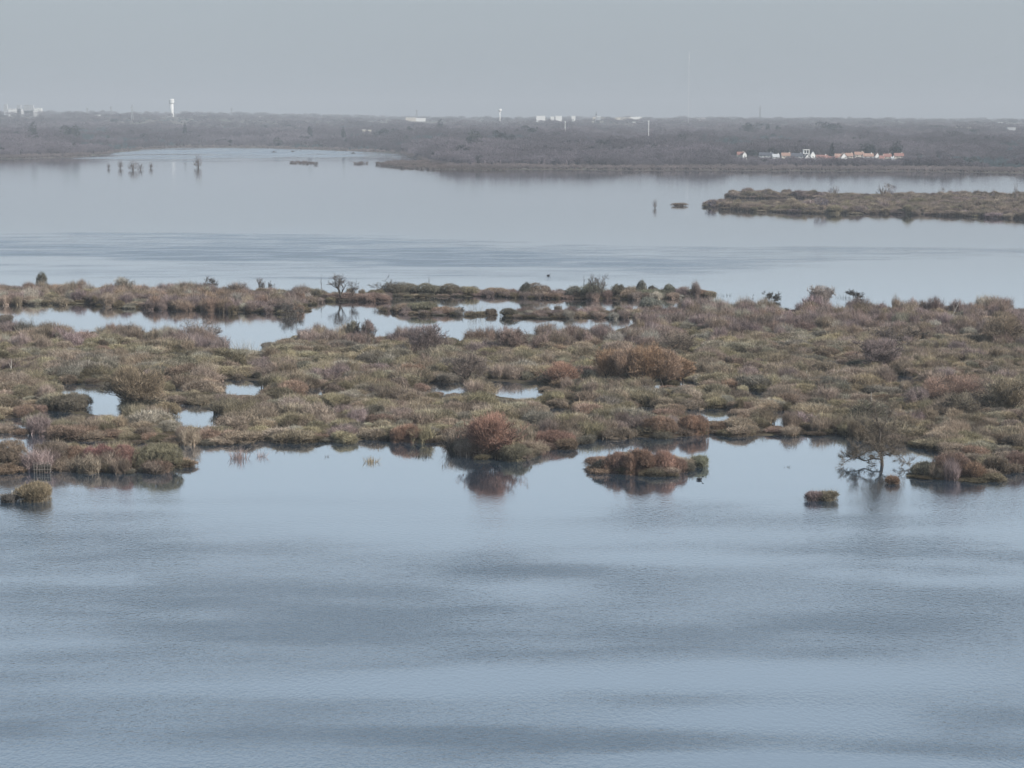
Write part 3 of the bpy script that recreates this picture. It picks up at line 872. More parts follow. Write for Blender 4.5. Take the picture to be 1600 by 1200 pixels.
marsh_tree('alder_tree', 575, 538, 494, 22, PURPL, 'narrow pointed purple tree right of its olive twin on the back shore', group=GT, stems=2, trunk=0.3, up=1.2, twigs=4000, tw=0.06)
marsh_tree('alder_tree', 551, 536, 496, 20, (0.13, 0.12, 0.09), 'narrow pointed olive tree left of its purple twin on the back shore', group=GT, stems=2, trunk=0.3, up=1.2, twigs=3000, tw=0.06)
marsh_tree('bare_tree', 1380, 541, 505, 40, (0.15, 0.12, 0.11), 'loose greyish tree crown behind the upright purple brown tree', group=GT, stems=3, trunk=0.36, up=0.4, twigs=4000, tw=0.055)
marsh_tree('bare_tree', 458, 495, 466, 34, (0.12, 0.11, 0.10), 'drooping grey tree leaning over the water at the island tip', group=GT, stems=3, trunk=0.36, up=0.1, twigs=3500, tw=0.06, droop=0.3)
marsh_tree('bare_tree', 1336, 467, 449, 26, (0.07, 0.065, 0.06), 'fallen dark tree top lying in the lake beyond the marsh', group=GT, stems=2, trunk=0.36, up=0.1, twigs=1200, tw=0.06)
marsh_tree('bare_tree', 1207, 471, 453, 26, (0.06, 0.06, 0.05), 'low dark drowned tree off the far marsh edge left of the grey tree', group=GT, stems=3, trunk=0.36, up=0.1, twigs=2200, tw=0.08)
marsh_tree('bare_tree', 608, 461, 434, 40, (0.10, 0.095, 0.08), 'dark low tree with a jutting branch on the long thin islet', group=GT, stems=3, trunk=0.36, up=0.3, twigs=2500, tw=0.06)
marsh_tree('bare_tree', 408, 462, 430, 12, (0.15, 0.13, 0.12), 'pair of thin pale saplings on the reedy island left of the twisted tree', group=GT, stems=2, trunk=0.4, up=0.8, twigs=250, tw=0.05)
marsh_tree('bare_tree', 423, 461, 436, 10, (0.13, 0.12, 0.11), 'short thin bare sapling on the reedy island near its right end', group=GT, stems=1, trunk=0.4, up=0.7, twigs=200, tw=0.05)
marsh_tree('alder_tree', 800, 552, 505, 46, REDB, 'red brown tree on the back shore behind the low orange willow', group=GT, stems=4, trunk=0.36, up=0.6, twigs=6000, tw=0.06)
marsh_tree('alder_tree', 1502, 655, 610, 50, (0.13, 0.11, 0.08), 'dull brown tree just below the broad spreading willow', group=GT, stems=4, trunk=0.36, up=0.4, twigs=6000, tw=0.05)
marsh_tree('alder_tree', 1360, 668, 618, 60, (0.13, 0.125, 0.08), 'olive twiggy tree on the shore directly behind the bare tree in open water', group=GT, stems=4, trunk=0.36, up=0.5, twigs=2500, tw=0.035, fan=700)

# ------------------------------------------------------------------ hand placed shrubs of the near shore and islets
def lift(c):
    """the literal tints below were picked a little dark"""
    return c if any(c is v for v in CNAME.values()) else tuple((v * 0.78 + 0.22 * sum(c) / 3) * 1.8 for v in c)

def shrub_at(px, py, wpx, hpx, tint, label, group=None, name='marsh_shrub', ry=0.8, up=0.45, n=5200, seed=None, z=-0.12, spiky=0.05, twl=0.32, tww=0.045, lobes=None):
    x, y = G(px, py)
    s = px_m(y)
    W, H = wpx / s / 2, hpx / s
    V, Ff, T = shrub_shape(seed or int(px * 3 + py * 5), W * 0.97, W * ry, H * 0.96, n=n, lobes=lobes or (22 if wpx > 55 else 14), up=up, tl=twl, tw=tww, spiky=spiky, core=0.48, lob=(0.26, 0.42) if wpx > 55 else (0.32, 0.5))
    o = link(name, make_mesh(name, V, Ff, T), M_FOL)
    o.location = (x, y + W * ry * 0.9, z)
    set_tint(o, lift(tint))
    tag(o, label, 'shrub', group)
    return o
GI = 'shrubs of the near islets'
HAND = [
    (12, 733, 92, 48, BROWN, 'brown dome shrub at the left edge of the near left islet'),
    (78, 731, 80, 44, (0.13, 0.10, 0.075), 'dark brown shrub behind the stick hide on the near left islet'),
    (118, 730, 50, 36, RUST, 'small rust shrub between dark brown and crimson shrubs on left islet'),
    (152, 734, 64, 42, (0.17, 0.085, 0.075), 'crimson brown shrub in the middle of the near left islet'),
    (192, 735, 60, 42, (0.18, 0.10, 0.08), 'reddish shrub left of the big olive dome on left islet'),
    (243, 738, 98, 46, (0.13, 0.115, 0.07), 'big olive brown dome shrub at the right end of the left islet'),
    (110, 712, 56, 18, OLIVE, 'low olive shrub at the back of the near left islet'),
    (48, 786, 68, 32, OCHRE, 'golden brown round shrub alone in water at the lower left'),
    (14, 786, 34, 14, (0.09, 0.08, 0.07), 'low dark twiggy shrub beside the jetty at the lower left edge'),
    (805, 722, 56, 30, (0.13, 0.115, 0.075), 'olive dome shrub at the foot of the rust red willow'),
    (752, 716, 56, 28, RUST, 'low rust shrub under the left of the rust red willow'),
    (946, 740, 46, 22, (0.07, 0.065, 0.055), 'dark low shrub forming the left tip of the round central islet'),
    (962, 741, 56, 36, (0.16, 0.10, 0.075), 'brown shrub left of centre on the round central islet'),
    (1002, 744, 64, 46, (0.18, 0.11, 0.075), 'tallest warm brown shrub in the middle of the round central islet'),
    (1034, 743, 56, 42, (0.19, 0.11, 0.08), 'rust shrub right of centre on the round central islet'),
    (1056, 740, 38, 28, (0.16, 0.10, 0.075), 'small brown shrub at the right tip of the round central islet'),
    (1094, 731, 34, 20, (0.15, 0.15, 0.10), 'small pale olive shrub alone in water right of the central islet'),
    (1274, 784, 38, 16, (0.17, 0.125, 0.12), 'left pinkish half of the tiny islet in the lower right water'),
    (1296, 784, 40, 17, (0.16, 0.135, 0.09), 'right olive half of the tiny islet in the lower right water'),
    (1395, 757, 22, 14, ORANG, 'tiny orange tussock shrub in water under the lone bare tree'),
    (1450, 747, 50, 26, (0.12, 0.11, 0.08), 'olive shrub at the left tip of the right hand islet'),
    (1492, 750, 76, 44, (0.16, 0.105, 0.08), 'domed brown shrub in the middle of the right hand islet'),
    (1526, 751, 46, 30, ORANG, 'orange brown shrub on the front of the right hand islet'),
    (1560, 742, 44, 32, (0.14, 0.11, 0.08), 'brown shrub between the right hand islet and the marsh'),
    (1590, 738, 50, 34, REDB, 'red brown shrub on the waterline at the right edge'),
    (1032, 684, 74, 34, RUST, 'rust dome shrub on the shore behind the central islet'),
    (1085, 682, 62, 36, (0.19, 0.115, 0.075), 'orange brown shrub on the shore right of the rust dome'),
    (636, 693, 62, 30, (0.18, 0.11, 0.075), 'low rust brown shrub on the near waterline left of centre'),
    (866, 700, 80, 26, (0.17, 0.10, 0.075), 'long low rust shrub on the shore right of the rust red willow'),
    (645, 598, 64, 30, RUST, 'bright rust dome shrub in mid marsh left of the dark trunk tree'),
    (700, 590, 60, 22, OLIVE, 'mossy olive shrub right of the bright rust dome in mid marsh'),
    (222, 650, 110, 26, (0.08, 0.078, 0.06), 'dark low shrub around the foot of the tall bushy brown willow'),
    (255, 655, 54, 28, OCHRE, 'ochre shrub at the right foot of the tall bushy brown willow'),
    (110, 645, 80, 30, (0.13, 0.11, 0.08), 'brown dome shrub just in front of the largest marsh pool'),
    (660, 491, 62, 20, (0.125, 0.115, 0.075), 'rounded olive shrub on top of the oval islet'),
    (630, 489, 50, 16, BROWN, 'brown shrub at the left end of the oval islet'),
    (694, 492, 50, 13, (0.16, 0.11, 0.08), 'low reddish shrub at the right end of the oval islet'),
    (796, 496, 40, 16, DARKG, 'dark shrub at the left tip of the islet right of the pale sticks'),
    (836, 465, 56, 24, (0.13, 0.10, 0.075), 'round brown shrub on the long thin islet at centre'),
    (822, 465, 24, 26, (0.09, 0.085, 0.065), 'dark rounded shrub joined to the round brown one on the thin islet'),
    (1094, 463, 36, 11, RUST, 'low rust shrub on the right tip of the long thin islet'),
    (1014, 466, 80, 14, (0.12, 0.12, 0.08), 'long low olive shrub near the right end of the thin islet'),
    (1045, 464, 26, 22, (0.11, 0.11, 0.08), 'upright olive shrub near the right end of the thin islet'),
    (965, 466, 26, 26, DARKG, 'dark green shrub right of the thin bare tree on the islet'),
    (984, 467, 36, 16, BROWN, 'brown shrub just right of the dark green one on thin islet'),
    (1003, 462, 22, 26, (0.13, 0.125, 0.10), 'pale twiggy shrub behind the long low olive shrub'),
    (925, 467, 50, 28, (0.12, 0.115, 0.08), 'olive shrub around the foot of the thin bare tree'),
    (897, 466, 30, 22, (0.13, 0.125, 0.10), 'grey green shrub left of the thin bare tree'),
    (545, 471, 110, 12, (0.15, 0.10, 0.08), 'low reddish shrub around the foot of the bare twisted tree'),
    (480, 469, 62, 20, (0.13, 0.11, 0.075), 'brown shrub left of the bare twisted tree on the islet'),
    (585, 472, 62, 12, REDB, 'low red brown shrub right of the bare twisted tree'),
    (628, 463, 70, 22, (0.12, 0.105, 0.075), 'dark olive shrub below the jutting branch on the thin islet'),
    (668, 463, 46, 22, (0.125, 0.115, 0.08), 'olive shrub in the middle of the left half of thin islet'),
    (704, 463, 44, 22, (0.14, 0.115, 0.08), 'round tan shrub on the thin islet above the oval islet'),
    (734, 463, 40, 18, OLIVE, 'small olive shrub on the thin islet right of the round tan one'),
    (775, 463, 46, 14, BROWN, 'low brown shrub on the thin islet above the pale sticks'),
    (866, 467, 40, 10, (0.16, 0.11, 0.08), 'very low reddish shrub right of the round brown shrub on thin islet'),
    (1018, 487, 44, 24, (0.14, 0.14, 0.115), 'pale grey shrub on the spit joining the marsh'),
    (4, 504, 40, 12, (0.12, 0.10, 0.08), 'low brown shrub in the channel at the left edge'),
    (1062, 322, 32, 6, BROWN, 'tiny low brown islet shrub left of the far right island'),
]
for (px, py, w_, h_, c_, lab) in HAND:
    big = w_ > 60
    shrub_at(px, py, w_, h_, c_, lab, GI if py > 700 else 'shrubs named one by one in the marsh', n=15000 if big else (8000 if w_ > 40 else 4500),
             ry=0.55 if w_ / h_ > 3.5 else 0.8, tww=0.045 if py > 640 else 0.06)
LAND += [(*G(px, py), ph) for px, py, ph in [
    (1377, 727, 'the lone bare tree'), (216, 643, 'the tall bushy willow'), (1008, 602, 'the orange willow row'), (768, 714, 'the rust red willow'),
    (735, 606, 'the dark trunk tree'), (661, 560, 'the purple brown tree'), (1055, 556, 'the dark forked tree'), (1490, 634, 'the broad spreading willow'),
    (1374, 580, 'the upright purple tree'), (1568, 544, 'the fan limbed tree'), (1574, 646, 'the ochre willow'), (878, 604, 'the low orange willow'),
    (1281, 486, 'the round grey tree'), (533, 470, 'the twisted bare tree'), (934, 468, 'the thin bare tree'), (300, 534, 'the fallen purple tree'),
    (563, 538, 'the pointed twin trees'), (150, 620, 'the largest marsh pool'), (305, 655, 'the white topped left pool'), (380, 604, 'the small pool left of centre'),
    (700, 608, 'the small central pool'), (806, 606, 'the crooked central pool'), (1108, 652, 'the reedy right pool'), (1217, 655, 'the bright right pool'),
    (645, 598, 'the bright rust dome'), (1032, 684, 'the rust dome on shore'), (1002, 744, 'the central islet'), (1492, 750, 'the right hand islet'),
    (120, 730, 'the near left islet'), (400, 556, 'the channel mouth'), (495, 612, 'the tiny white puddle'), (800, 552, 'the red brown back tree'),
    (1422, 537, 'the little dark limbed tree'), (190, 462, 'the pale island tree'), (66, 456, 'the narrow island tree'), (450, 660, 'the near shore left of centre'),
    (1434, 640, 'the small drooping tree'), (60, 560, 'the left marsh corner'), (1180, 560, 'the open scrub right of centre'), (520, 570, 'the open scrub left of centre')]]

# ------------------------------------------------------------------ marsh scrub: prototypes
proto_me = []
for i in range(9):
    rr = random.Random(i)
    V, Ff, T = shrub_shape(100 + i, 1.0 * rr.uniform(0.9, 1.2), 1.0 * rr.uniform(0.8, 1.1), 0.8 * rr.uniform(0.85, 1.2), n=5200, lobes=9 + i % 4, up=0.24 + 0.07 * (i % 4),
                           tl=0.16, tw=0.024, spiky=0.09)
    proto_me.append(('dome', make_mesh('shrub_growth', V, Ff, T)))
for i in range(5):
    V, Ff, T = thicket_shape(200 + i, 1.0, 1.5, stems=40, twigs=2200, pale=0.22 if i % 2 else 0.1, tw=0.028)
    proto_me.append(('thicket', make_mesh('thicket_growth', V, Ff, T)))
for _, m_ in proto_me: m_.materials.append(M_FOL)

rng = np.random.default_rng(11)
# jittered candidates over the marsh
cand = []
yy = 232.0
while yy < 660:
    step = 3.3 + (yy - 300) * 0.0010
    n = int(2 * 0.285 * yy / step) + 1
    xx = np.linspace(-0.285 * yy, 0.285 * yy, n) + rng.uniform(-0.5, 0.5, n) * step
    y2 = yy + rng.uniform(-0.5, 0.5, n) * step
    cand.append(np.stack([xx, y2], 1)); yy += step
yy = 880.0
while yy < 1450:
    xx = np.linspace(60, 0.30 * yy, int((0.30 * yy - 60) / 5.0)); xx = xx + rng.uniform(-2, 2, len(xx))
    cand.append(np.stack([xx, yy + rng.uniform(-2.5, 2.5, len(xx))], 1)); yy += 5.0
cand = np.concatenate(cand)
ok = land_mask(cand[:, 0], cand[:, 1])
cand = cand[ok]
# distance to water, roughly: how many of eight neighbours at 5 m are land
def landness(c, r):
    s = np.zeros(len(c))
    for k in range(8):
        a = k * math.pi / 4
        s += land_mask(c[:, 0] + r * math.cos(a), c[:, 1] + r * 1.5 * math.sin(a))
    return s / 8
edge = landness(cand, 5.0)
poolpix = [[to_uv(np.array(a), np.array(b)) for a, b in p] for p in POOLS]
poolpix = [[(float(u), float(v)) for u, v in p] for p in poolpix]
items = []
for (x, y), e in zip(cand.tolist(), edge.tolist()):
    px, py = proj(x, y)
    if px < -80 or px > 1680: continue
    far = y > 800
    n1 = float(fbm(x / 16.0, y / 22.0, 3, 31.0)); n2 = float(fbm(x / 7.0, y / 9.0, 2, 41.0)); n3 = float(fbm(x / 34.0, y / 50.0, 3, 51.0))
    islandL = py < 496 and px < 500 and not far
    edge_far = np.interp(px, [0, 350, 450, 700, 900, 1000, 1100, 1300, 1600], [546, 550, 556, 560, 548, 560, 530, 530, 545])
    back = (py < edge_far - 6 + (n1 - 0.5) * 60) and not far
    kind = 'dome'
    if islandL: kind = 'thicket' if n2 > 0.40 else 'dome'
    elif back: kind = 'thicket' if n2 > 0.43 else 'dome'
    elif not far and ((n1 > 0.54 and n2 > 0.47) or rng.random() < 0.07): kind = 'thicket'
    u = rng.random()
    if kind == 'dome':
        rad = rng.uniform(1.2, 2.5) * (1.45 if n2 > 0.58 else 1.0)
        h = min(rad * rng.uniform(0.6, 1.0), 2.7)
        if e < 0.7 and not islandL: h *= 0.75
        if n3 > 0.50: c = 'olive' if u < .5 else ('grey green' if u < .8 else 'brown')
        else: c = 'olive' if u < .35 else ('brown' if u < .65 else ('grey green' if u < .88 else 'ochre'))
        if e < 0.8 and py > 600: c = 'rust brown' if u < .35 else ('brown' if u < .8 else 'olive')
        if u > 0.975: c = 'rust brown'
        if px > 1250 and u < 0.3 and not far: c = 'ochre' if u < 0.12 else 'brown'
    else:
        rad = rng.uniform(1.2, 2.5); h = rng.uniform(1.7, 3.9)
        if islandL: h *= 0.95; c = 'purple brown' if u < .4 else ('brown' if u < .7 else ('pale grey' if u < .85 else 'rust brown'))
        elif back: c = 'purple brown' if u < .5 else ('red brown' if u < .68 else ('brown' if u < .9 else 'pale grey'))
        else: c = 'brown' if u < .6 else ('purple brown' if u < .7 else 'olive'); h *= 0.8
        if 840 < px < 1620 and py < 500: h *= 1.15
    if far:
        rad = rng.uniform(2.2, 4.8); h = rng.uniform(1.0, 3.9) * (0.5 + 1.0 * n2); c = 'brown' if u < .7 else ('purple brown' if u < .85 else 'olive')
        kind = 'dome'
    if py < 502 and 480 < px < 1060 and not far: h *= 0.5; rad *= 0.75
    # keep growth in front of a pool low enough to leave the pool in view
    tp = py - h * px_m(y)
    for pp in poolpix:
        xs_ = [q[0] for q in pp]; ys_ = [q[1] for q in pp]
        if min(xs_) - 4 < px < max(xs_) + 4 and py > min(ys_) and tp < max(ys_) - 5:
            room = py - (max(ys_) - 6)
            h = max(0.35, min(h, room / px_m(y)));
            rad = min(rad, 1.5)
            tp = py - h * px_m(y)
    # leave the banks of the pools free
    if not far and 590 < py < 680 and not (land_mask(np.array([x - rad * .8]), np.array([y]))[0] and land_mask(np.array([x + rad * .8]), np.array([y]))[0]): rad *= 0.6; h = min(h, rad)
    if min(rad, h) < 0.55: continue
    col = np.array(CNAME[c]) * rng.uniform(0.7, 1.22) * (0.79 + 0.52 * float(fbm(x / 11., y / 11., 2, 61.0)))
    col = (col * 0.8 + 0.2 * col.mean() * np.array([1.12, 1.0, 0.84])) * np.array([1, rng.uniform(0.97, 1.03), rng.uniform(0.94, 1.06)])
    if far: col = col * 0.86
    if far and px < 1092: continue
    items.append(dict(x=x, y=y, rad=rad, h=h, kind=kind, c=c, col=col, px=px, py=py, far=far, area=rad * h / y ** 2, rz=rng.uniform(0, 6.283)))

N_DOME, N_THK = 235, 120
vis = lambda it: 0 <= it['px'] <= 1600
dom = sorted([i for i in items if i['kind'] == 'dome' and vis(i) and not i['far']], key=lambda i: -i['area'])[:N_DOME]
thk = sorted([i for i in items if i['kind'] == 'thicket' and vis(i)], key=lambda i: -i['area'])[:N_THK]
chosen = set(id(i) for i in dom + thk)

doms = [k for k, (t, _) in enumerate(proto_me) if t == 'dome']; thks = [k for k, (t, _) in enumerate(proto_me) if t == 'thicket']
HS = {'dome': 0.86, 'thicket': 1.55}
first_of = {}
def place(it):
    k = (doms if it['kind'] == 'dome' else thks)[int(it['rz'] * 1000) % (len(doms) if it['kind'] == 'dome' else len(thks))]
    it['k'] = k
    nm = 'marsh_shrub' if it['kind'] == 'dome' else 'thicket_shrub'
    if k in first_of:
        o = first_of[k].copy(); COL.objects.link(o)
    else:
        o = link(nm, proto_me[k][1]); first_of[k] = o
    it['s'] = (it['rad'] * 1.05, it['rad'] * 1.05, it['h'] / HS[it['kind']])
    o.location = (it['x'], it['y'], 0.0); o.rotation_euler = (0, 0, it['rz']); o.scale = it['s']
    set_tint(o, it['col'])
    return o

# names that single each shrub out: nearest landmark, side, nearness, then rank
def side_of(dx, dy):
    a = math.degrees(math.atan2(dy, dx))
    for lo, t in ((-157, 'left of'), (-113, 'front left of'), (-67, 'in front of'), (-23, 'front right of'), (23, 'right of'), (67, 'back right of'), (113, 'behind'), (157, 'back left of')):
        if a < lo: return t
    return 'left of'
named = {}
for it in dom + thk:
    best = min(LAND, key=lambda l: ((l[0] - it['x']) * 1.0) ** 2 + ((l[1] - it['y']) * 0.7) ** 2)
    dx, dy = it['x'] - best[0], (it['y'] - best[1]) * 0.7
    dist = math.hypot(dx, dy)
    near = 'close' if dist < 7 else ('mid' if dist < 15 else 'well')
    size = ('low ' if it['h'] < 1.3 else ('tall ' if it['h'] > 2.4 else ('broad ' if it['rad'] > 2.3 else '')))
    what = 'twiggy thicket' if it['kind'] == 'thicket' else 'round shrub'
    it['dist'] = dist
    named.setdefault((size, it['c'], what, near, side_of(dx, dy), best[2]), []).append(it)
ORD = ['', 'second ', 'third ', 'fourth ', 'fifth ', 'sixth ', 'seventh ', 'eighth ', 'ninth ', 'tenth ']
for (size, c, what, near, side, lm), its in named.items():
    its.sort(key=lambda i: i['dist'])
    for r, it in enumerate(its):
        o = place(it)
        if len(its) == 1: lab = f'{size}{c} {what} {near} {side} {lm}'
        else: lab = f'{size}{c} {what} {near} {side} {lm}, {ORD[min(r, 9)]}nearest'.replace(', nearest', ', the nearest one')
        if len(lab.split()) > 16: lab = lab.replace('low ', '', 1).replace('broad ', '', 1).replace('tall ', '', 1).replace(', the nearest one', ', nearest')
        tag(o, lab, 'shrub' if it['kind'] == 'dome' else 'thicket', 'shrubs of the flooded marsh' if it['kind'] == 'dome' else 'twiggy thickets of the marsh')

# the rest of the scrub: one object, instanced on its own points
def scatter(name, pts, rots, scls, picks, tints, srcs, mat):
    me = bpy.data.meshes.new(name)
    n = len(pts)
    me.vertices.add(n)
    me.vertices.foreach_set('co', np.asarray(pts, dtype=np.float32).ravel())
    a = me.attributes.new('rz', 'FLOAT', 'POINT'); a.data.foreach_set('value', np.asarray(rots, dtype=np.float32))
    a = me.attributes.new('scl', 'FLOAT_VECTOR', 'POINT'); a.data.foreach_set('vector', np.asarray(scls, dtype=np.float32).ravel())
    a = me.attributes.new('pick', 'INT', 'POINT'); a.data.foreach_set('value', np.asarray(picks, dtype=np.int32))
    a = me.attributes.new('tint', 'FLOAT_COLOR', 'POINT')
    a.data.foreach_set('color', np.concatenate([np.asarray(tints), np.ones((n, 1))], 1).astype(np.float32).ravel())
    o = link(name, me)
    ng = bpy.data.node_groups.new(name + '_nodes', 'GeometryNodeTree')
    ng.interface.new_socket('Geometry', in_out='INPUT', socket_type='NodeSocketGeometry')
    ng.interface.new_socket('Geometry', in_out='OUTPUT', socket_type='NodeSocketGeometry')
    gi = ng.nodes.new('NodeGroupInput'); go = ng.nodes.new('NodeGroupOutput')
    iop = ng.nodes.new('GeometryNodeInstanceOnPoints')
    g2i = ng.nodes.new('GeometryNodeGeometryToInstance')
    L = ng.links.new
    for s in reversed(srcs):
        oi = ng.nodes.new('GeometryNodeObjectInfo'); oi.transform_space = 'ORIGINAL'
        oi.inputs['Object'].default_value = s
        L(oi.outputs['Geometry'], g2i.inputs[0])
    L(gi.outputs[0], iop.inputs['Points']); L(g2i.outputs[0], iop.inputs['Instance'])
    iop.inputs['Pick Instance'].default_value = True
    def attr(nm, dt):
        q = ng.nodes.new('GeometryNodeInputNamedAttribute'); q.data_type = dt; q.inputs['Name'].default_value = nm
        return q.outputs['Attribute']
    L(attr('pick', 'INT'), iop.inputs['Instance Index'])
    cx = ng.nodes.new('ShaderNodeCombineXYZ'); L(attr('rz', 'FLOAT'), cx.inputs['Z'])
    e2r = ng.nodes.new('FunctionNodeEulerToRotation'); L(cx.outputs[0], e2r.inputs[0]); L(e2r.outputs[0], iop.inputs['Rotation'])
    L(attr('scl', 'FLOAT_VECTOR'), iop.inputs['Scale'])
    sm = ng.nodes.new('GeometryNodeSetMaterial'); sm.inputs['Material'].default_value = mat
    L(iop.outputs[0], sm.inputs['Geometry'])
    L(sm.outputs[0], go.inputs[0])
    mod = o.modifiers.new('scatter', 'NODES'); mod.node_group = ng
    return o

rest = [i for i in items if id(i) not in chosen]
# low undergrowth knitting the shrubs together
yy = 240.0
und = []
while yy < 640:
    step = 2.9 + (yy - 300) * 0.0014
    n = int(2 * 0.275 * yy / step) + 1
    und.append(np.stack([np.linspace(-0.275 * yy, 0.275 * yy, n) + rng.uniform(-0.5, 0.5, n) * step, yy + rng.uniform(-0.5, 0.5, n) * step], 1)); yy += step
und = np.concatenate(und); und = und[land_mask(und[:, 0], und[:, 1])]
un = fbm(und[:, 0] / 9.0, und[:, 1] / 12.0, 3, 71.0)
for (x, y), q in zip(und.tolist(), un.tolist()):
    px, py = proj(x, y)
    if any(min(u for u, v in pp) - 6 < px < max(u for u, v in pp) + 6 and min(v for u, v in pp) < py < max(v for u, v in pp) + 12 for pp in poolpix): continue
    c = ('olive', 'brown', 'grey green', 'ochre')[int(rng.integers(0, 4))]
    h = rng.uniform(0.35, 0.9) * (0.6 + q)
    r_ = rng.uniform(0.9, 1.9)
    col = np.array(CNAME[c]) * (0.26 + 0.55 * q)
    rest.append(dict(x=x, y=y, rad=r_, h=h * (2.2 if rng.random() < 0.06 else 1), kind='dome' if rng.random() < 0.78 else 'thicket', col=col, rz=rng.uniform(0, 6.283)))
srcs = [first_of[k] for k in sorted(first_of)]
kk = {k: n for n, k in enumerate(sorted(first_of))}
pts, rots, scls, picks, tints = [], [], [], [], []
for it in rest:
    av = [k for k in (doms if it['kind'] == 'dome' else thks) if k in kk]
    k = av[int(it['rz'] * 1000) % len(av)]
    pts.append((it['x'], it['y'], 0.0)); rots.append(it['rz']); picks.append(kk[k]); tints.append(it['col'])
    scls.append((it['rad'] * 1.05, it['rad'] * 1.05, it['h'] / HS[it['kind']]))
scrub = scatter('marsh_scrub', pts, rots, scls, picks, tints, srcs, M_FOLI)
tag(scrub, 'endless small olive and brown scrub covering the flooded marsh', kind='stuff')

# ------------------------------------------------------------------ far woodland
def gz(x, y):
    z, d = terrain_far(np.array([float(x)]), np.array([float(y)]))
    return float(z[0])
crown_me = [make_mesh('crown_growth', *crown_shape(300 + i, 620, 'bare', 0.72)) for i in range(4)] + \
           [make_mesh('crown_growth', *crown_shape(310 + i, 620, 'round', 0.8)) for i in range(3)] + \
           [make_mesh('crown_growth', *crown_shape(320, 300, 'cone'))] + \
           [make_mesh('crown_growth', *crown_shape(330 + i, 210, 'thin')) for i in range(3)]
for m_ in crown_me: m_.materials.append(M_TREEF)
FT = []       # far trees in view, as objects
def far_tree(px, top, D, hgt, wid, tint, label, kind=0, name='bare_tree', group='single trees along the far shore', base=None):
    """base None: the tree stands on the land at distance D; else its top is at the given pixel"""
    p = P(px, top, D)
    z0 = gz(p.x, D) if base is None else base
    o = link(name, crown_me[kind])
    H = (p.z - z0) * 1.1 if hgt is None else hgt
    if tint[0] < 0.05: wid *= 1.2; H *= 1.12
    o.location = (p.x, D, z0 - 0.03 * H)
    o.scale = (wid / 0.9, wid / 0.9, H); o.rotation_euler = (0, 0, px % 6)
    set_tint(o, tint)
    tag(o, label, 'tree', group)
    FT.append(o)
    return o
EV = (0.012, 0.020, 0.020); DEC = (0.165, 0.142, 0.158); DECG = (0.19, 0.16, 0.14)
far_tree(1358, 225, 2380, None, 19, EV, 'dark square evergreen above the village, the left of a pair', 4, 'evergreen_tree')
far_tree(1402, 225, 2380, None, 15, EV, 'dark rounded evergreen above the village, the right of a pair', 5, 'evergreen_tree')
far_tree(1300, 229, 2330, None, 9, EV, 'dark pointed conifer behind the village roofs', 7, 'evergreen_tree')
far_tree(1521, 246, 2080, None, 13, (0.04, 0.048, 0.044), 'dark layered pine on the far shore right of the village', 6, 'evergreen_tree')
far_tree(1205, 233, 2380, None, 18, EV, 'dark green tree behind the single left cottage of the village', 5, 'evergreen_tree')
far_tree(1175, 234, 2380, None, 16, EV, 'dark green tree above the red gabled cottage', 4, 'evergreen_tree')
far_tree(738, 208, 2650, None, 24, (0.04, 0.048, 0.044), 'round dark evergreen clump above the left end of the far scrub point', 5, 'evergreen_tree')
far_tree(782, 206, 2800, None, 14, EV, 'dark flat topped pine above the wood left of centre', 6, 'evergreen_tree')
far_tree(800, 210, 2750, None, 12, EV, 'dark pine right beside the flat topped pine', 4, 'evergreen_tree')
far_tree(830, 198, 3400, None, 22, EV, 'broad dark pine on the skyline of the wood below the town', 6, 'evergreen_tree')
far_tree(688, 190, 4200, None, 14, EV, 'small round evergreen standing up in the middle distance at centre', 5, 'evergreen_tree')
far_tree(640, 197, 3900, None, 12, EV, 'small dark evergreen below the long white shed', 4, 'evergreen_tree')
far_tree(600, 202, 3700, None, 24, EV, 'low wide dark tree in the hazy fields left of centre', 6, 'evergreen_tree')
far_tree(537, 201, 3700, None, 8, EV, 'tiny dark tree left of the low wide dark tree', 5, 'evergreen_tree')
far_tree(484, 197, 3800, None, 9, EV, 'tiny dark tree in the haze above the inlet', 4, 'evergreen_tree')
far_tree(435, 216, 3360, None, 16, (0.04, 0.048, 0.044), 'dark rounded tree on the shore at the back of the inlet', 5, 'evergreen_tree')
far_tree(1170, 193, 4000, None, 24, EV, 'dark pine clump on the skyline above the village, the larger one', 6, 'evergreen_tree')
far_tree(1199, 196, 4000, None, 10, EV, 'small dark pine right of the larger skyline pine clump', 5, 'evergreen_tree')
far_tree(1216, 196, 4100, None, 12, EV, 'second small dark pine on the skyline above the village', 4, 'evergreen_tree')
far_tree(1298, 192, 4000, None, 34, EV, 'wide dark wooded hump on the skyline above the twin evergreens', 6, 'evergreen_tree')
far_tree(1066, 211, 2900, None, 10, EV, 'small dark pine on the wood edge right of centre', 6, 'evergreen_tree')
far_tree(52, 195, 3300, None, 14, (0.04, 0.048, 0.044), 'dark tree patch in the wood below the white tower blocks', 5, 'evergreen_tree')
far_tree(112, 198, 3200, None, 22, (0.04, 0.048, 0.044), 'dark blue tree patch right of the wood below the tower blocks', 6, 'evergreen_tree')
far_tree(288, 195, 3900, None, 8, EV, 'tiny dark tree right of and below the tall water tower', 5, 'evergreen_tree')
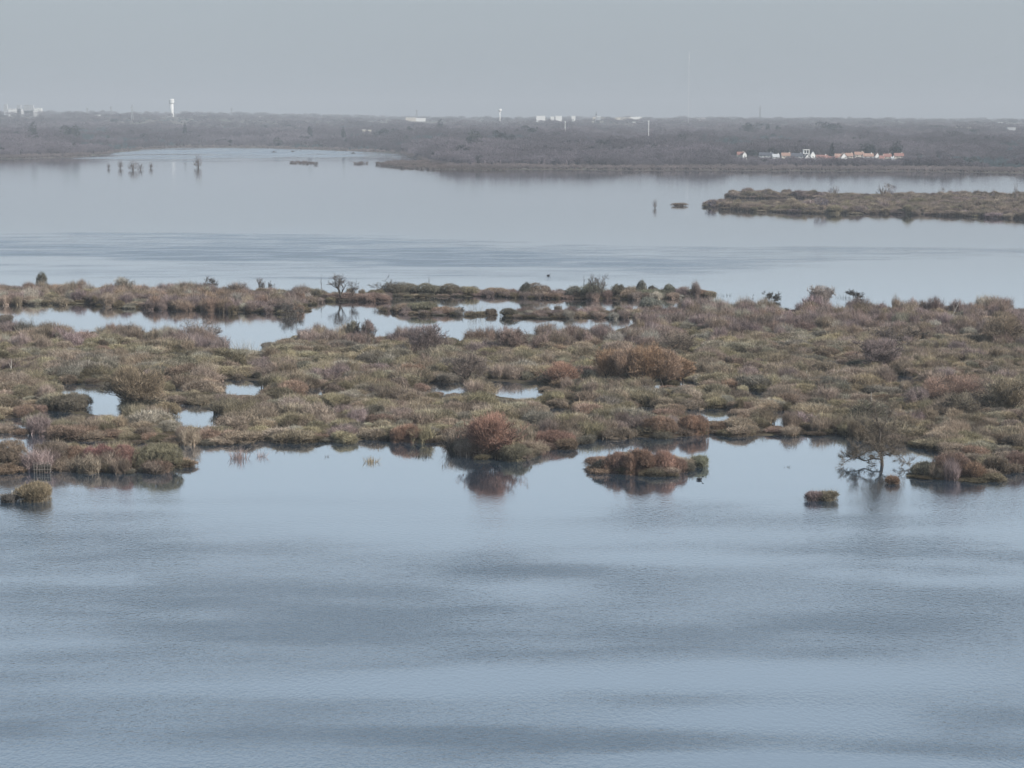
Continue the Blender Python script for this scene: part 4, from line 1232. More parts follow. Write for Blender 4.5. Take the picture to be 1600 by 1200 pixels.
# flooded trees standing in the lake, far left and right
for (px, py, tp, wd, lab) in [(169, 263, 254, 8, 'smallest leafless tree of the flooded row at far left'), (187, 263, 248, 12, 'two stemmed flooded tree left of the drowned bushes'),
                              (208, 266, 250, 18, 'left and larger of the drowned twiggy bushes at far left'), (219, 265, 252, 14, 'right and smaller of the drowned twiggy bushes at far left'),
                              (235, 263, 252, 10, 'small flooded tree right of the drowned bushes'), (310, 262, 240, 17, 'lone flooded tree in mid lake, darkest and tallest of the row'),
                              (1024, 325, 310, 9, 'tiny crooked tree in open water left of the far right island'), (493, 258, 254, 10, 'tiny dark bush floating by the far small islet')]:
    x, y = G(px, py); s = px_m(y)
    far_tree(px, tp, y, (py - tp) / s * 1.05, wd / s, (0.17, 0.145, 0.135), lab, 8 + int(px) % 3, 'bare_tree', 'flooded trees far out on the lake', base=0.0)
for (px, py, tp, wd, c_, lab) in [(1380, 312, 283, 26, DECG, 'round bare tree, tallest on the far right island'), (1392, 310, 287, 16, DEC, 'smaller tree touching the tallest tree of the far right island'),
                             (1306, 306, 290, 16, DECG, 'spiky tree near the middle of the far right island'), (1296, 304, 293, 8, DEC, 'small tree left of the spiky tree on the far right island'),
                             (1470, 312, 291, 12, DECG, 'thin tree right of the tallest tree on the far right island'), (1588, 318, 284, 9, DECG, 'narrow tree at the right edge on the far right island'),
                             (1552, 314, 294, 8, DEC, 'low tree near the right end of the far right island'), (1194, 308, 296, 10, DEC, 'small tree on the back strip of the far right island'),
                             (1285, 330, 306, 18, DEC, 'dark bushy tree on the front of the far right island'), (1110, 325, 312, 18, DEC, 'round bush at the left tip of the far right island')]:
    x, y = G(px, py); s = px_m(y)
    far_tree(px, tp, y, (py - tp) / s * 1.05, wd / s, c_, lab, 8 + int(px) % 3 if px != 1110 and px != 1285 else int(px) % 4, 'bare_tree', 'trees of the far right island', base=0.2)

# wood masses
rng = np.random.default_rng(21)
fp, fr_, fs_, fk, ft = [], [], [], [], []
row = 1850.0
while row < 19000:
    near = row < 4600
    st = (7.5 if row < 2600 else 10 + (row - 2600) * 0.006) if near else 24 + (row - 4600) * 0.012
    n = int(2 * 0.29 * row / st)
    xx = np.linspace(-0.29 * row, 0.29 * row, n) + rng.uniform(-0.5, 0.5, n) * st
    y2 = row + rng.uniform(-0.5, 0.5, n) * st * 1.6
    z, d = terrain_far(xx, y2)
    d = d + (fbm(xx / 60.0, y2 / 90.0, 3, 4.0) - 0.5) * 60
    dens = fbm(xx / 420.0, y2 / 700.0, 4, 77.0)
    hue = fbm(xx / 160.0, y2 / 420.0, 4, 88.0)
    patch = fbm(xx / 70.0, y2 / 150.0, 3, 99.0)
    # the village clearing
    va = P(1140, 250, 2250).x; vb = P(1465, 250, 2250).x
    for i in range(n):
        if d[i] < 1: continue
        x_, y_ = xx[i], y2[i]
        vill = va - 15 < x_ < vb + 20 and 2060 < y_ < 2420
        if d[i] < 90:
            if rng.random() < 0.15: continue
            H = rng.uniform(3.0, 5.5); Wd = H * rng.uniform(1.1, 1.8); c = np.array((0.22, 0.18, 0.172))
        else:
            if y_ > 3000 and dens[i] < 0.42 and rng.random() < 0.85: continue
            H = rng.uniform(9, 15) * (0.55 + 0.45 * min(1, d[i] / 260)) * (0.45 + 1.1 * sstep(0.25, 0.75, patch[i])); Wd = H * rng.uniform(0.7, 1.05)
            c = np.array(DEC) * (0.66 + 0.5 * sstep(0.3, 0.7, hue[i]))
            if patch[i] * 0.6 + hue[i] * 0.4 < 0.40: c = np.array((0.085, 0.115, 0.125))
            if rng.random() < 0.02: c = np.array(EV)
        if vill and y_ > 2330: H = min(H, 4.0)
        if vill:
            if rng.random() < 0.2: continue
            H = rng.uniform(2.0, 6.5); Wd = H * 1.3
        if not near:
            Wd *= rng.uniform(1.6, 3.6); H *= rng.uniform(0.8, 1.2)
        k = rng.integers(0, 4) if c[0] > 0.08 else rng.integers(4, 7)
        fp.append((x_, y_, z[i] - 0.05 * H)); fr_.append(rng.random() * 6.28); fs_.append((Wd / 0.9, Wd / 0.9, H)); fk.append(int(k)); ft.append(c * rng.uniform(0.9, 1.1))
    row += st * (1.25 if near else 1.8)
# small islets of scrub far left
for pl, n, hh in ((ISLES[8], 420, 2.8), (ISLES[9], 40, 1.8), (ISLES[10], 14, 2.2), (ISLES[6], 60, 3.0)):
    a = np.array(pl)
    for _ in range(n * 3):
        q = rng.uniform(a.min(0), a.max(0))
        if not inpoly(np.array([q[0]]), np.array([q[1]]), pl)[0]: continue
        H = hh * rng.uniform(0.6, 1.3)
        fp.append((q[0], q[1], -0.2)); fr_.append(rng.random() * 6.28); fs_.append((H * 1.6, H * 1.6, H)); fk.append(int(rng.integers(0, 4))); ft.append(np.array((0.18, 0.14, 0.125)) * rng.uniform(0.8, 1.2))
print('woodland', len(fp), 'scrub', len(rest), 'shrubs', len(dom), len(thk))

# one visible far tree of each crown serves as the source of the wood
csrc = []
for k in range(8):
    o = next((f for f in FT if f.data == crown_me[k]), None)
    if o is None:
        xk = (-700 + 230 * k)
        o = link('bare_tree', crown_me[k]); yk = 2350.0
        o.location = (xk, yk, gz(xk, yk)); o.scale = (13, 13, 12.5); set_tint(o, DEC)
        tag(o, 'bare tree in the far wood', 'tree', 'single trees along the far shore')
    csrc.append(o)
wood = scatter('far_woodland', fp, fr_, fs_, fk, ft, csrc, M_WOODI)
tag(wood, 'hazy grey purple woodland covering the far shore and low hills', kind='stuff')

# ------------------------------------------------------------------ buildings of the far shore
def house(px, D, wpx, hpx, label, wall=M_WHITE, roof=M_TILE, base_px=None, rz=0.0, depth=8.0, rise=0.5, group='houses of the lakeside village', gable_front=False):
    """gabled house; hpx is the height of the walls in photo pixels"""
    s = px_m(D)
    w_, h_ = wpx / s, hpx / s
    p = P(px, base_px, D)
    o = empty('house', (p.x, D, p.z), rz)
    tag(o, label, 'house', group)
    z0 = min(-1.0, gz(p.x, D) - p.z - 1)
    if gable_front:
        # ridge runs away from the viewer: build along y by turning the parts
        m = MB(); m.gable(-depth / 2, depth / 2, -w_ / 2, w_ / 2, z0, h_, h_ + w_ * rise)
        a = m.build('wall', wall, o); a.rotation_euler = (0, 0, R(90))
        m = MB(); m.roof(-depth / 2 - 0.3, depth / 2 + 0.3, -w_ / 2 - 0.4, w_ / 2 + 0.4, h_ - 0.1, h_ + w_ * rise + 0.1)
        a = m.build('roof', roof, o); a.rotation_euler = (0, 0, R(90))
    else:
        m = MB(); m.gable(-w_ / 2, w_ / 2, -depth / 2, depth / 2, z0, h_, h_ + depth * rise * 0.9)
        m.build('wall', wall, o)
        m = MB(); m.roof(-w_ / 2 - 0.4, w_ / 2 + 0.4, -depth / 2 - 0.5, depth / 2 + 0.5, h_ - 0.1, h_ + depth * rise * 0.9 + 0.12)
        rf = m.build('roof', roof, o)
        m = MB(); m.box(w_ * 0.3, w_ * 0.3 + 0.9, -0.5, 0.5, h_ + depth * rise * 0.5, h_ + depth * rise * 0.9 + 1.3); m.build('chimney', wall, rf)
    k = max(1, int(w_ / 4))
    for i in range(k):
        m = MB(); xx_ = -w_ / 2 + w_ * (i + 0.5) / k
        yf = -depth / 2
        m.box(xx_ - 0.5, xx_ + 0.5, yf - 0.06, yf - 0.003, h_ * 0.35, h_ * 0.35 + 1.2); m.build('window', M_GLASS, o)
    return o
Dv = 2250.0
H_ = [
    (1157, 11, 4, 246, 'small cottage with red roof, apart at the left of the village', M_CREAM, M_TILE, False),
    (1163, 6, 5, 246.5, 'bright white gable end beside the small red roofed cottage', M_WHITE, M_TILE, True),
    (1197, 22, 3, 246, 'low dark roofed shed in the trees right of the small cottage', M_GREYW, M_SLATE, False),
    (1212, 10, 2.5, 248, 'pale bungalow half hidden between low shed and orange roofed house', M_WHITE, M_GREYW, False),
    (1228, 14, 3.5, 247, 'orange roofed house with white right gable left of the tower house', M_CREAM, M_TILEP, False),
    (1245, 18, 3, 247, 'dark roofed long house right of the orange roofed house', M_GREYW, M_SLATE, False),
    (1261, 8, 4, 251, 'white cottage in front below the tower house', M_WHITE, M_SLATE, True),
    (1269.5, 7, 6, 247.5, 'tall narrow white gabled house at the village centre', M_WHITE, M_SLATE, True),
    (1284, 18, 3, 250, 'long pale red roofed house right of the tall white gable', M_WHITE, M_TILE, False),
    (1297, 22, 3, 252, 'longest low house with faded red roof by the shore', M_CREAM, M_TILE, False),
    (1311, 14, 3, 248, 'orange roofed house between the longest house and round white gable', M_CREAM, M_TILEP, False),
    (1318, 8, 6, 251, 'broad bright white gable in front at the right of the long roofs', M_WHITE, M_TILEP, True),
    (1326, 12, 3, 247, 'orange roofed house behind the broad bright white gable', M_CREAM, M_TILEP, False),
    (1342, 14, 3, 245, 'pink roofed house under the left evergreen of the pair', M_CREAM, M_TILEP, False),
    (1356, 16, 2.5, 247, 'low long house with pale roof below the left evergreen', M_WHITE, M_TILEP, False),
    (1370, 7, 5, 249, 'white house with red roof just right of the left evergreen', M_WHITE, M_TILE, True),
    (1377, 7, 4, 252, 'small pinkish house stepping down to the shore', M_CREAM, M_TILE, False),
    (1404, 14, 3, 247, 'pink roofed house under the right evergreen of the pair', M_CREAM, M_TILE, False),
    (1386, 12, 2, 247, 'low pink roofed annex between the two evergreens', M_CREAM, M_TILE, False),
    (1394, 4, 4, 254, 'tiny white hut on the shore below the two evergreens', M_WHITE, M_GREYW, False),
]
for (px, wd, hh, bp, lab, wl, rf, gf) in H_:
    house(px, Dv + (252 - bp) * 14 + (px % 3), wd, hh, lab, wl, rf, bp, gable_front=gf, rise=0.75 if gf else 0.45)
# white house with open roof storey on the hillock
p = P(1259.5, 241, 2350)
o = empty('tower_house', (p.x, 2350, p.z)); tag(o, 'white boxy tower house with dark glazed top floor above the village', 'house')
m = MB(); m.box(-1.5, 3.5, -3, 3, -6, 0.5); m.build('wall', M_WHITE, o)
m = MB(); m.box(-4, 3.6, -4, 3.5, 0.503, 1.1); m.build('terrace', M_WHITE, o)
m = MB(); m.box(-3.6, -2.6, -3.4, 3, 1.103, 4.8); m.box(2.6, 3.4, -3.4, 3, 1.103, 4.8); m.box(-0.4, 0.3, -3.4, -2.8, 1.103, 4.8); m.build('pillar', M_WHITE, o)
m = MB(); m.box(-2.55, 2.55, -2.7, 2.9, 1.103, 4.78); m.build('window', M_GLASS, o)
m = MB(); m.box(-4, 3.8, -4, 3.6, 4.803, 5.5); m.build('roof', M_WHITE, o)

def near_(D, px, bot):
    """where the sight line through the foot of the building meets the tree tops"""
    if D >= 7000: return D
    for k in range(60):
        d_ = 3000 + k * 90
        q = P(px, bot, d_)
        if gz(q.x, d_) + (9.5 if d_ < 5700 else 3.5) >= q.z: return d_
    return 7200

def block(px0, px1, top, bot, D, label, mat=M_WHITE, name='apartment_block', cat='building', group=None, floors=0, depth=14.0, rmat=M_GREYW):
    D = near_(D, (px0 + px1) / 2, bot)
    a, b = P(px0, bot, D), P(px1, top, D)
    w_ = b.x - a.x; cx = (a.x + b.x) / 2; h_ = b.z - a.z
    o = empty(name, (cx, D, a.z)); tag(o, label, cat, group)
    z0 = min(-2.0, gz(cx, D) - a.z - 1)
    m = MB(); m.box(-w_ / 2, w_ / 2, -depth / 2, depth / 2, z0, h_); m.build('wall', mat, o)
    m = MB(); m.box(-w_ / 2 - 0.3, w_ / 2 + 0.3, -depth / 2 - 0.3, depth / 2 + 0.3, h_ + 0.003, h_ + max(0.4, h_ * 0.03)); m.build('roof', rmat, o)
    for f in range(floors):
        m = MB(); zz = h_ * (f + 0.35) / floors; m.box(-w_ * 0.44, w_ * 0.44, -depth / 2 - 0.08, -depth / 2 - 0.004, zz, zz + h_ * 0.17 / floors); m.build('window', M_GLASS, o)
    return o
GA = 'white tower blocks at the far left'
for (a, b, t, bt, fl, mt, lab) in [
    (7, 11.5, 163, 173, 5, M_GREYW, 'slim pale tower block, leftmost of the white group'),
    (14, 36, 170, 175, 2, M_WHITE, 'long low white block at the foot of the group'),
    (27, 33, 164.5, 170, 3, M_GREYW, 'pale grey tower behind the long low white block'),
    (37, 53, 173, 178, 2, M_WHITE, 'lowest long white block in the middle of the group'),
    (38, 46, 164, 173, 4, M_GREYW, 'grey tower in the middle of the white group'),
    (46.5, 52.5, 164.5, 173, 4, M_GREYW, 'light grey tower just right of the grey tower'),
    (54, 60, 168.5, 176, 3, M_WHITE, 'bright white block, second from the right of the group'),
    (61, 65.5, 169, 176, 3, M_WHITE, 'bright white block, rightmost of the group')]:
    block(a, b, t, bt, 7700, lab, mt, group=GA, floors=fl)
GS = 'long white sheds in the hazy distance'
for (a, b, t, bt, D, mt, lab) in [
    (132, 146, 180, 182, 5200, M_GREYW, 'long pale shed left of the water tower, dim half'), (147, 157, 179.5, 182, 5200, M_WHITE, 'short bright white shed left of the water tower'),
    (244, 266, 181.5, 183.3, 5400, M_GREYW, 'faint long shed directly below the tall water tower'), (288, 310, 181.5, 183.2, 5400, M_GREYW, 'faint long pale shed right of the tall water tower'),
    (312, 331, 180, 182.5, 5200, M_WHITE, 'brighter white shed right of the tall water tower'), (398, 408, 182, 184, 5200, M_WHITE, 'small white shed in the haze above the inlet'),
    (634, 650, 183.5, 186.5, 4900, M_CREAM, 'tan half of the long shed left of centre'), (650, 665, 184.5, 187.5, 4850, M_WHITE, 'bright white half of the long shed left of centre'),
    (838, 852, 181, 185, 5600, M_WHITE, 'pale building at the left end of the hazy town'), (860, 866, 182, 185, 5500, M_WHITE, 'small white block next to the left end of the town'),
    (868, 878, 181, 183.5, 5700, M_WHITE, 'white flat building between trees in the hazy town'), (893, 899, 181, 184, 5600, M_WHITE, 'tiny white building left of the church spire'),
    (926, 946, 183, 186, 5400, M_CREAM, 'tan low building at the foot of the church spire'), (960, 985, 183.5, 187, 5300, M_CREAM, 'long tan building right of the church spire'),
    (985, 1003, 182.5, 186, 5300, M_WHITE, 'long bright building at the right of the hazy town'), (1088, 1094, 185, 189, 5000, M_WHITE, 'small white building right of the tall mast foot'),
    (1096, 1102, 184, 189, 5000, M_WHITE, 'bright white building pair right of the tall mast'), (1440, 1444, 196, 199, 4200, M_WHITE, 'tiny white house on the right skyline wood'),
    (1486, 1516, 198.5, 201, 4100, M_CREAM, 'long pinkish low farm on the right above the wood'), (1536, 1541, 192, 196, 4700, M_WHITE, 'white dome like house at the right skyline'),
    (1548, 1555, 192, 195.5, 4700, M_WHITE, 'white house in the middle of the right skyline hamlet'), (1560, 1567, 191, 193.5, 4900, M_WHITE, 'far white house of the right skyline hamlet'),
    (1573, 1577, 192, 194.5, 4800, M_WHITE, 'small white house right in the skyline hamlet'), (1548, 1556, 199.5, 201.5, 4100, M_WHITE, 'low white house in front of the skyline hamlet'),
    (1573, 1586, 199, 203, 4050, (M_GREYW), 'greenish white large barn at the right'), (1593, 1604, 196, 198.2, 4400, M_WHITE, 'bright white shed at the right edge'),
    (566, 572, 202.5, 205, 3600, M_CREAM, 'tiny pale cottage left of the low wide dark tree'), (575, 580, 203, 205, 3600, M_CREAM, 'tiny tan cottage touching the low wide dark tree')]:
    block(a, b, t, bt, D, lab, mt, 'building', 'building', GS, 0, 12.0)

# ------------------------------------------------------------------ towers, masts, spire
p = P(268.3, 176.5, 7700); s = px_m(7700)
o = empty('water_tower', (p.x, 7700, p.z)); tag(o, 'tall white water tower with wide cylindrical tank on the skyline', 'water tower')
k = 1 / s
m = MB(); m.lathe([(3.4 * k, -40), (3.1 * k, 0), (2.9 * k, 14 * k)], 20); m.build('shaft', M_CHALK, o, True)
m = MB(); m.lathe([(2.9 * k, 14.003 * k), (4.1 * k, 15.2 * k), (4.15 * k, 20 * k), (3.4 * k, 21.4 * k), (0.4, 21.8 * k)], 20); m.build('tank', M_CHALK, o)
m = MB(); m.lathe([(0.25, 21.9 * k), (0.2, 24.5 * k)], 6); m.build('antenna', M_METAL, o)
p = P(781, 181, 6400); k = 1 / px_m(6400)
o = empty('water_tower', (p.x, 6400, p.z)); tag(o, 'small distant white water tower shaped like a goblet at centre', 'water tower')
m = MB(); m.lathe([(1.2 * k, -25), (0.9 * k, 0), (0.9 * k, 5.5 * k)], 14); m.build('shaft', M_WHITE, o, True)
m = MB(); m.lathe([(0.9 * k, 5.51 * k), (2.7 * k, 8 * k), (2.7 * k, 10.2 * k), (0.3, 10.6 * k)], 14); m.build('tank', M_WHITE, o)
p = P(931.5, 184, 5400); k = 1 / px_m(5400)
o = empty('church', (p.x, 5400, p.z)); tag(o, 'church with thin dark pointed spire rising over the hazy town', 'church')
m = MB(); m.box(-1.2 * k, 1.2 * k, -2, 2, -6, 3.5 * k); m.build('tower', M_GREYW, o)
m = MB(); m.lathe([(1.5 * k, 3.503 * k), (0.5 * k, 6.5 * k), (0.12 * k, 10 * k)], 4); m.build('spire', M_SLATE, o)
m = MB(); m.gable(1.3 * k, 7 * k, -3, 3, -6, 1.6 * k, 2.6 * k); m.build('nave', M_GREYW, o)

def lattice(px, top, bot, D, label, wpx=3.0, name='pylon', cat='pylon', arms=True, mat=M_METAL, tpx=0.35):
    p = P(px, bot, D); k = 1 / px_m(D); h = (bot - top) * k
    o = empty(name, (p.x, D, p.z)); tag(o, label, cat, 'power pylons on the skyline' if arms else None)
    m = MB(); b = wpx * k / 2
    zb = min(-3, gz(p.x, D) - p.z)
    for sx_ in (-1, 1):
        for sy_ in (-1, 1):
            m.tube([(sx_ * b, sy_ * b, zb), (sx_ * b * 0.25, sy_ * b * 0.25, h * 0.75), (0, 0, h)], [tpx * k, tpx * k * 0.8, tpx * k * 0.6], 4)
    n = 7
    for i in range(n):
        z0, z1 = h * i / n, h * (i + 1) / n
        f0, f1 = max(0.1, 1 - z0 / h), max(0.1, 1 - z1 / h)
        m.tube([(-b * f0, -b * f0, z0), (b * f1, -b * f1, z1)], [tpx * k * 0.6] * 2, 3)
        m.tube([(b * f0, b * f0, z0), (-b * f1, b * f1, z1)], [tpx * k * 0.6] * 2, 3)
    m.build('frame', mat, o)
    if arms:
        for z_, L_ in ((0.68, 2.4), (0.84, 1.9)):
            m = MB(); m.tube([(-L_ * k, 0, h * z_), (0, 0, h * z_ + 0.5 * k), (L_ * k, 0, h * z_)], [tpx * k * 0.7] * 3, 4); m.build('crossarm', mat, o)
    return o
lattice(206.5, 164, 177, 6200, 'dark lattice pylon left of the water tower, the nearest to it')
lattice(173.5, 165.5, 176, 7000, 'faint lattice pylon, second to the left of the water tower')
lattice(136.5, 168, 176, 7600, 'faintest lattice pylon above the long pale shed at left')
lattice(362, 168, 178, 7600, 'faint lattice pylon right of the tall water tower')
lattice(1187.5, 165, 182, 6200, 'slim dark lattice pylon on the skyline right of the mast')
lattice(651, 171, 180, 7200, 'faint lattice pylon above the long shed left of centre')
# broadcasting mast, guyed
p = P(1075.5, 183, 5200); k = 1 / px_m(5200)
o = empty('radio_mast', (p.x, 5200, p.z)); tag(o, 'very tall thin pale guyed mast fading into the sky', 'mast')
m = MB(); m.tube([(0, 0, -15), (0, 0, 88 * k)], [0.28 * k, 0.28 * k], 6); m.build('shaft', M_MASTW, o)
m = MB(); m.tube([(0, 0, 88.02 * k), (0, 0, 99 * k)], [0.5 * k, 0.3 * k], 6); m.build('antenna', M_MASTW, o)
for a in (0.5, 2.6, 4.7):
    m = MB(); m.tube([(0, 0, 80 * k), (45 * k * math.cos(a), 45 * k * math.sin(a), -10)], [0.09, 0.09], 3); m.build('guy_wire', M_METAL, o)
for (px, t, bt, D, lab) in [(1013.5, 190, 206, 3300, 'white slender pole standing out of the wood at centre'), (883, 191, 200, 3600, 'shorter white pole in the wood below the town')]:
    p = P(px, bt, D); k = 1 / px_m(D)
    o = empty('lamp_mast', (p.x, D, p.z)); tag(o, lab, 'pole', 'white poles in the far wood')
    m = MB(); m.tube([(0, 0, gz(p.x, D) - p.z - 1), (0, 0, (bt - t) * k)], [0.55 * k, 0.35 * k], 8); m.build('shaft', M_WHITE, o)
    m = MB(); m.box(-0.9 * k, 0.9 * k, -0.6, 0.6, (bt - t) * k + 0.003, (bt - t) * k + 1.2); m.build('head', M_WHITE, o)

# ------------------------------------------------------------------ small things of the near water
# hide of sticks on the left islet
x, y = G(67, 739); s = px_m(y)
o = empty('duck_hide', (x, y - 0.4, 0)); tag(o, 'pale stick frame of a hide in front of the near left islet', 'hide')
rr = random.Random(4)
for i in range(7):
    m = MB(); xx_ = -1.1 + i * 0.37; m.tube([(xx_, 0, -0.6), (xx_ + rr.uniform(-.08, .08), rr.uniform(-.05, .05), rr.uniform(1.2, 1.9))], [0.035, 0.03], 5); m.build('post', M_BARKG, o)
for z_ in (0.55, 1.05, 1.5):
    m = MB(); m.tube([(-1.25, -0.07, z_), (1.35, -0.07, z_ + rr.uniform(-.08, .08))], [0.03, 0.03], 5); m.build('rail', M_BARKG, o)
m = MB(); m.box(-1.1, 1.1, 0.1, 0.9, 0.2, 1.2); m.build('screen', M_BARK, o)
# jetty at the left edge
x, y = G(4, 783)
o = empty('jetty', (x, y, 0)); tag(o, 'dark little plank jetty with a pale post at the left edge', 'jetty')
m = MB(); m.box(-3.5, 1.0, -0.5, 0.5, 0.75, 0.85); m.build('deck', M_BARKG, o)
for i in range(5):
    m = MB(); xx_ = -3.3 + i * 1.0
    for yy_ in (-0.45, 0.4): m.tube([(xx_, yy_, -0.6), (xx_, yy_, 0.74)], [0.06, 0.06], 6)
    m.build('post', M_BARK, o)
m = MB(); m.tube([(1.2, -0.3, -0.4), (1.35, -0.3, 1.5)], [0.07, 0.06], 6); m.build('mooring_post', M_PALE, o)
# drift log
x, y = G(1063, 680); o = empty('drift_log', (x, y - 0.5, 0.1)); tag(o, 'bleached drift log on the shore behind the central islet', 'log')
m = MB(); m.tube([(-1.9, 0, 0.25), (-0.4, 0.1, 0.32), (1.9, 0.2, 0.1)], [0.13, 0.12, 0.08], 7); a = m.build('stem', M_PALE, o)
m = MB(); m.tube([(-0.7, 0.05, 0.3), (-0.9, -0.1, 0.9)], [0.06, 0.03], 5); m.build('branch_stub', M_PALE, o)
x, y = G(175, 652)

def tussock(px, py, wpx, hpx, tint, label, sticks=60, group='reed tufts in the open water', tw=0.03, pale=0.3, name='reed_tuft'):
    x, y = G(px, py); s = px_m(y); W = wpx / s / 2; H = hpx / s
    rng = np.random.default_rng(int(px * 5 + py))
    b = rng.normal(0, 0.42, (sticks, 3)) * W; b[:, 2] = -0.3; b[:, :2] = np.clip(b[:, :2], -W, W)
    d = rng.normal(0, 0.32, (sticks, 3)); d[:, 2] = 1; d[:, :2] += b[:, :2] / max(W, .1) * 0.35
    v, f = twig_tris(b, d, H * rng.uniform(0.45, 1.1, sticks) + 0.3, rng.uniform(0.7, 1.5, sticks) * tw * 2, rng)
    T = np.repeat(np.where(rng.random(sticks) < pale, 1.8, rng.uniform(0.6, 1.3, sticks)), 3)
    o = link(name, make_mesh(name, v, f, T), M_FOL); o.location = (x, y, 0)
    set_tint(o, tint); tag(o, label, 'reeds', group)
    return o
for a in [(373, 716, 28, 20, PURPL, 'purplish twig tuft in open water right of the left islet', 150), (408, 714, 12, 16, PURPL, 'thin twig tuft just right of the purplish one', 40),
          (580, 722, 20, 12, OCHRE, 'golden grass tuft in open water left of centre', 120), (655, 714, 9, 8, (0.09, 0.08, 0.07), 'small dark tuft, left of a close pair by the rust willow', 40),
          (667, 713, 12, 10, (0.09, 0.08, 0.07), 'slightly larger dark tuft, right of the close pair', 50), (853, 711, 26, 10, (0.13, 0.09, 0.08), 'low brown twig tuft right of the olive dome by the rust willow', 120),
          (511, 714, 6, 6, (0.1, 0.09, 0.08), 'tiny faint tuft left of the golden grass tuft', 16), (1231, 730, 9, 5, (0.08, 0.08, 0.07), 'tiny dark tuft in the water left of the lone bare tree', 20),
          (706, 712, 7, 13, (0.08, 0.07, 0.06), 'few dark upright stalks left of the rust red willow', 12), (745, 493, 34, 30, (0.24, 0.21, 0.16), 'stand of tall pale dead sticks right of the oval islet', 70),
          (775, 492, 10, 18, (0.15, 0.13, 0.11), 'few thin sticks right of the tall pale stand', 10), (588, 487, 22, 8, (0.12, 0.12, 0.12), 'drifted twig heap left of the oval islet', 60),
          (232, 458, 40, 26, (0.12, 0.11, 0.10), 'row of thin dead stems above the long reedy island', 22), (252, 458, 30, 22, (0.14, 0.13, 0.12), 'short dead stems right of the row above the reedy island', 16),
          (380, 552, 44, 28, PALEG, 'pale reeds leaning by the channel mouth', 150), (1320, 466, 34, 8, (0.06, 0.055, 0.05), 'low line of dark snags left of the fallen tree top', 40),
          (1133, 462, 26, 5, (0.05, 0.05, 0.045), 'thin dark line of snags off the rust tip of the islet', 40), (1163, 480, 26, 26, (0.14, 0.12, 0.11), 'sparse tall twigs above the far marsh edge right of the islet', 40),
          (1376, 488, 18, 26, (0.10, 0.09, 0.08), 'sparse dark twigs with tufted tips on the far marsh edge', 24)]:
    tussock(*a)
# pale dead snags in the marsh
for i, (px, py, t, lean, lab) in enumerate([(137, 588, 556, 0.02, 'dark straight dead pole above the largest marsh pool'), (147, 590, 566, -0.05, 'pale dead stem just right of the dark straight pole'),
                                (16, 588, 560, 0.1, 'pale forked dead stem near the left edge'), (1358, 655, 612, 0.06, 'pale dead trunk in the olive tree behind the bare tree'),
                                (446, 655, 632, -0.05, 'pale thin snag above the near shore left of centre'), (1524, 500, 478, 0.02, 'pale dead stem in the purple thicket at far right'),
                                (1485, 498, 470, 0.5, 'pale leaning dead stem in the thicket left of the far right stem'), (1443, 672, 656, -0.4, 'short pale leaning snag above the right hand islet'),
                                (1259, 592, 578, 0.1, 'small pale snag in the open scrub right of centre'), (670, 454, 430, 0.0, 'thin upright pole on the long thin islet'),
                                (502, 462, 428, 0.0, 'thin faint pole left of the bare twisted tree'), (912, 455, 430, 0.0, 'thin dark pole left of the thin bare tree'),
                                (166, 530, 508, 0.05, 'pale thin dead stem at the left marsh edge'), (1285, 492, 470, -0.7, 'pale leaning dead limb near the round grey tree')]):
    x, y = G(px, py); s = px_m(y); h = (py - t) / s
    o = empty('dead_snag', (x, y, 0)); tag(o, lab, 'dead tree', 'dead snags of the marsh')
    m = MB(); m.tube([(0, 0, -0.3), (lean * h * 0.5 + 0.05, 0, h * 0.5), (lean * h, 0.1, h)], [0.10, 0.075, 0.03], 6)
    mt_ = M_BARK if 'dark' in lab or 'pole' in lab else M_PALE
    m.build('trunk', mt_, o)
    m = MB(); m.tube([(lean * h * 0.45, 0, h * 0.5), (lean * h * 0.45 + 0.35 * (1 if i % 2 else -1), 0, h * 0.78)], [0.05, 0.02], 5); m.build('branch', mt_, o)

# birds
def bird(px, py, label, swim=False, size=1.0, z=0.0, D=None, flip=1):
    if D is None: x, y = G(px, py, z)
    else:
        q = P(px, py, D); x, y, z = q.x, D, q.z
    m = MB()
    if swim:
        m.tube([(-0.42, 0, 0.10), (-0.25, 0, 0.12), (0.05, 0, 0.13), (0.25, 0, 0.14), (0.30, 0, 0.30), (0.33, 0, 0.42), (0.42, 0, 0.43), (0.55, 0, 0.41)], [0.02, 0.11, 0.15, 0.10, 0.05, 0.05, 0.055, 0.012], 8)
    else:
        m.tube([(-0.25, 0, -0.10), (-0.18, 0, 0.1), (-0.05, 0, 0.30), (0.08, 0, 0.50), (0.10, 0, 0.68), (0.14, 0, 0.78), (0.22, 0, 0.80), (0.36, 0, 0.79)], [0.02, 0.07, 0.13, 0.10, 0.045, 0.05, 0.04, 0.012], 8)
    m.v = [(a * size * flip, b * size, c * size) for a, b, c in m.v]
    o = m.build('cormorant' if not swim else 'duck', M_BIRD, None, True)
    o.location = (x, y, z); tag(o, label, 'bird')
    return o
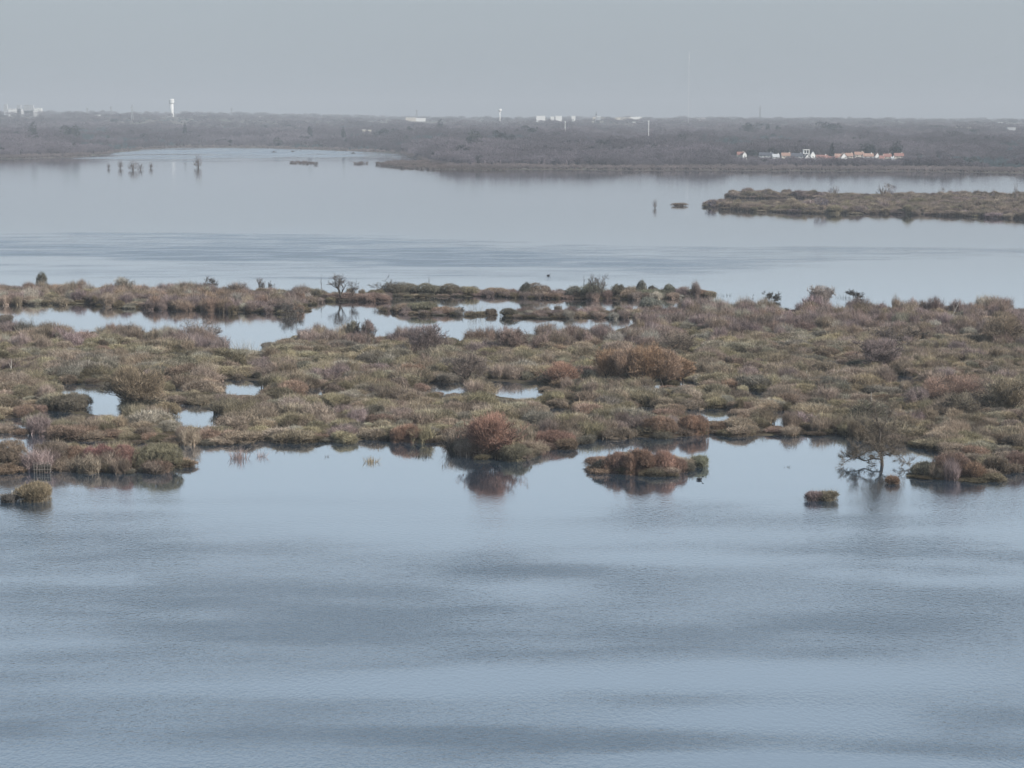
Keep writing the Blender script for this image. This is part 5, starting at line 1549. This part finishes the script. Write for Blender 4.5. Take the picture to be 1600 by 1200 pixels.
bird(857, 431, 'tiny dark bird swimming on the lake left of the thin bare tree', True, 1.6)
bird(1093, 750, 'small dark duck swimming in front of the pale olive shrub', True, 1.2)
bird(607, 434, 'black cormorant perched on the jutting branch over the thin islet', False, 1.0, D=G(608, 461)[1])
bird(721, 490, 'black cormorant standing at the right tip of the oval islet', False, 2.0, z=0.2)
bird(1177, 463, 'small black bird above the snag line off the far marsh edge', False, 0.8, z=0.2)
for (px, py, lab, L_) in [(428, 238, 'small dark punt on the far inlet, the leftmost of three', 9), (457, 237.3, 'small dark punt on the far inlet, the middle of three', 6), (552, 239.6, 'small dark punt on the far inlet, the rightmost of three', 8)]:
    x, y = G(px, py)
    o = empty('punt', (x, y, 0)); tag(o, lab, 'boat', 'dark punts on the far inlet')
    m = MB(); b_ = len(m.v)
    for q_, (hx, hy, z_) in enumerate([(-L_ / 2, 0.3, 1.0), (-L_ / 2 + 1, 1.1, 0.7), (L_ / 2 - 1, 1.1, 0.7), (L_ / 2, 0.3, 1.0)]):
        m.v += [(hx, -hy, z_), (hx, hy, z_), (hx * 0.85, hy * 0.6, -0.2), (hx * 0.85, -hy * 0.6, -0.2)]
    for q_ in range(3):
        for e in range(4):
            f_ = (e + 1) % 4; m.f.append((q_ * 4 + e, q_ * 4 + f_, q_ * 4 + 4 + f_, q_ * 4 + 4 + e))
    m.f += [(0, 1, 2, 3), (15, 14, 13, 12)]
    m.build('hull', M_BARK, o)
    m = MB(); m.box(-1.2, 1.2, -0.7, 0.7, 0.71, 1.8); m.build('hunting_screen', M_BARK, o)

# ------------------------------------------------------------------ haze
m = MB(); m.box(-9600, 9600, -700, 20600, -25, 235)
hz, t, out = mat_new('pale_haze')
pv = t.nodes.new('ShaderNodeVolumePrincipled')
pv.inputs['Color'].default_value = (0.53, 0.562, 0.605, 1)
pv.inputs['Density'].default_value = 0.00012
pv.inputs['Anisotropy'].default_value = 0.0
t.links.new(pv.outputs[0], out.inputs['Volume'])
hb = m.build('haze', hz)
tag(hb, 'pale grey haze lying over lake and land', kind='stuff')
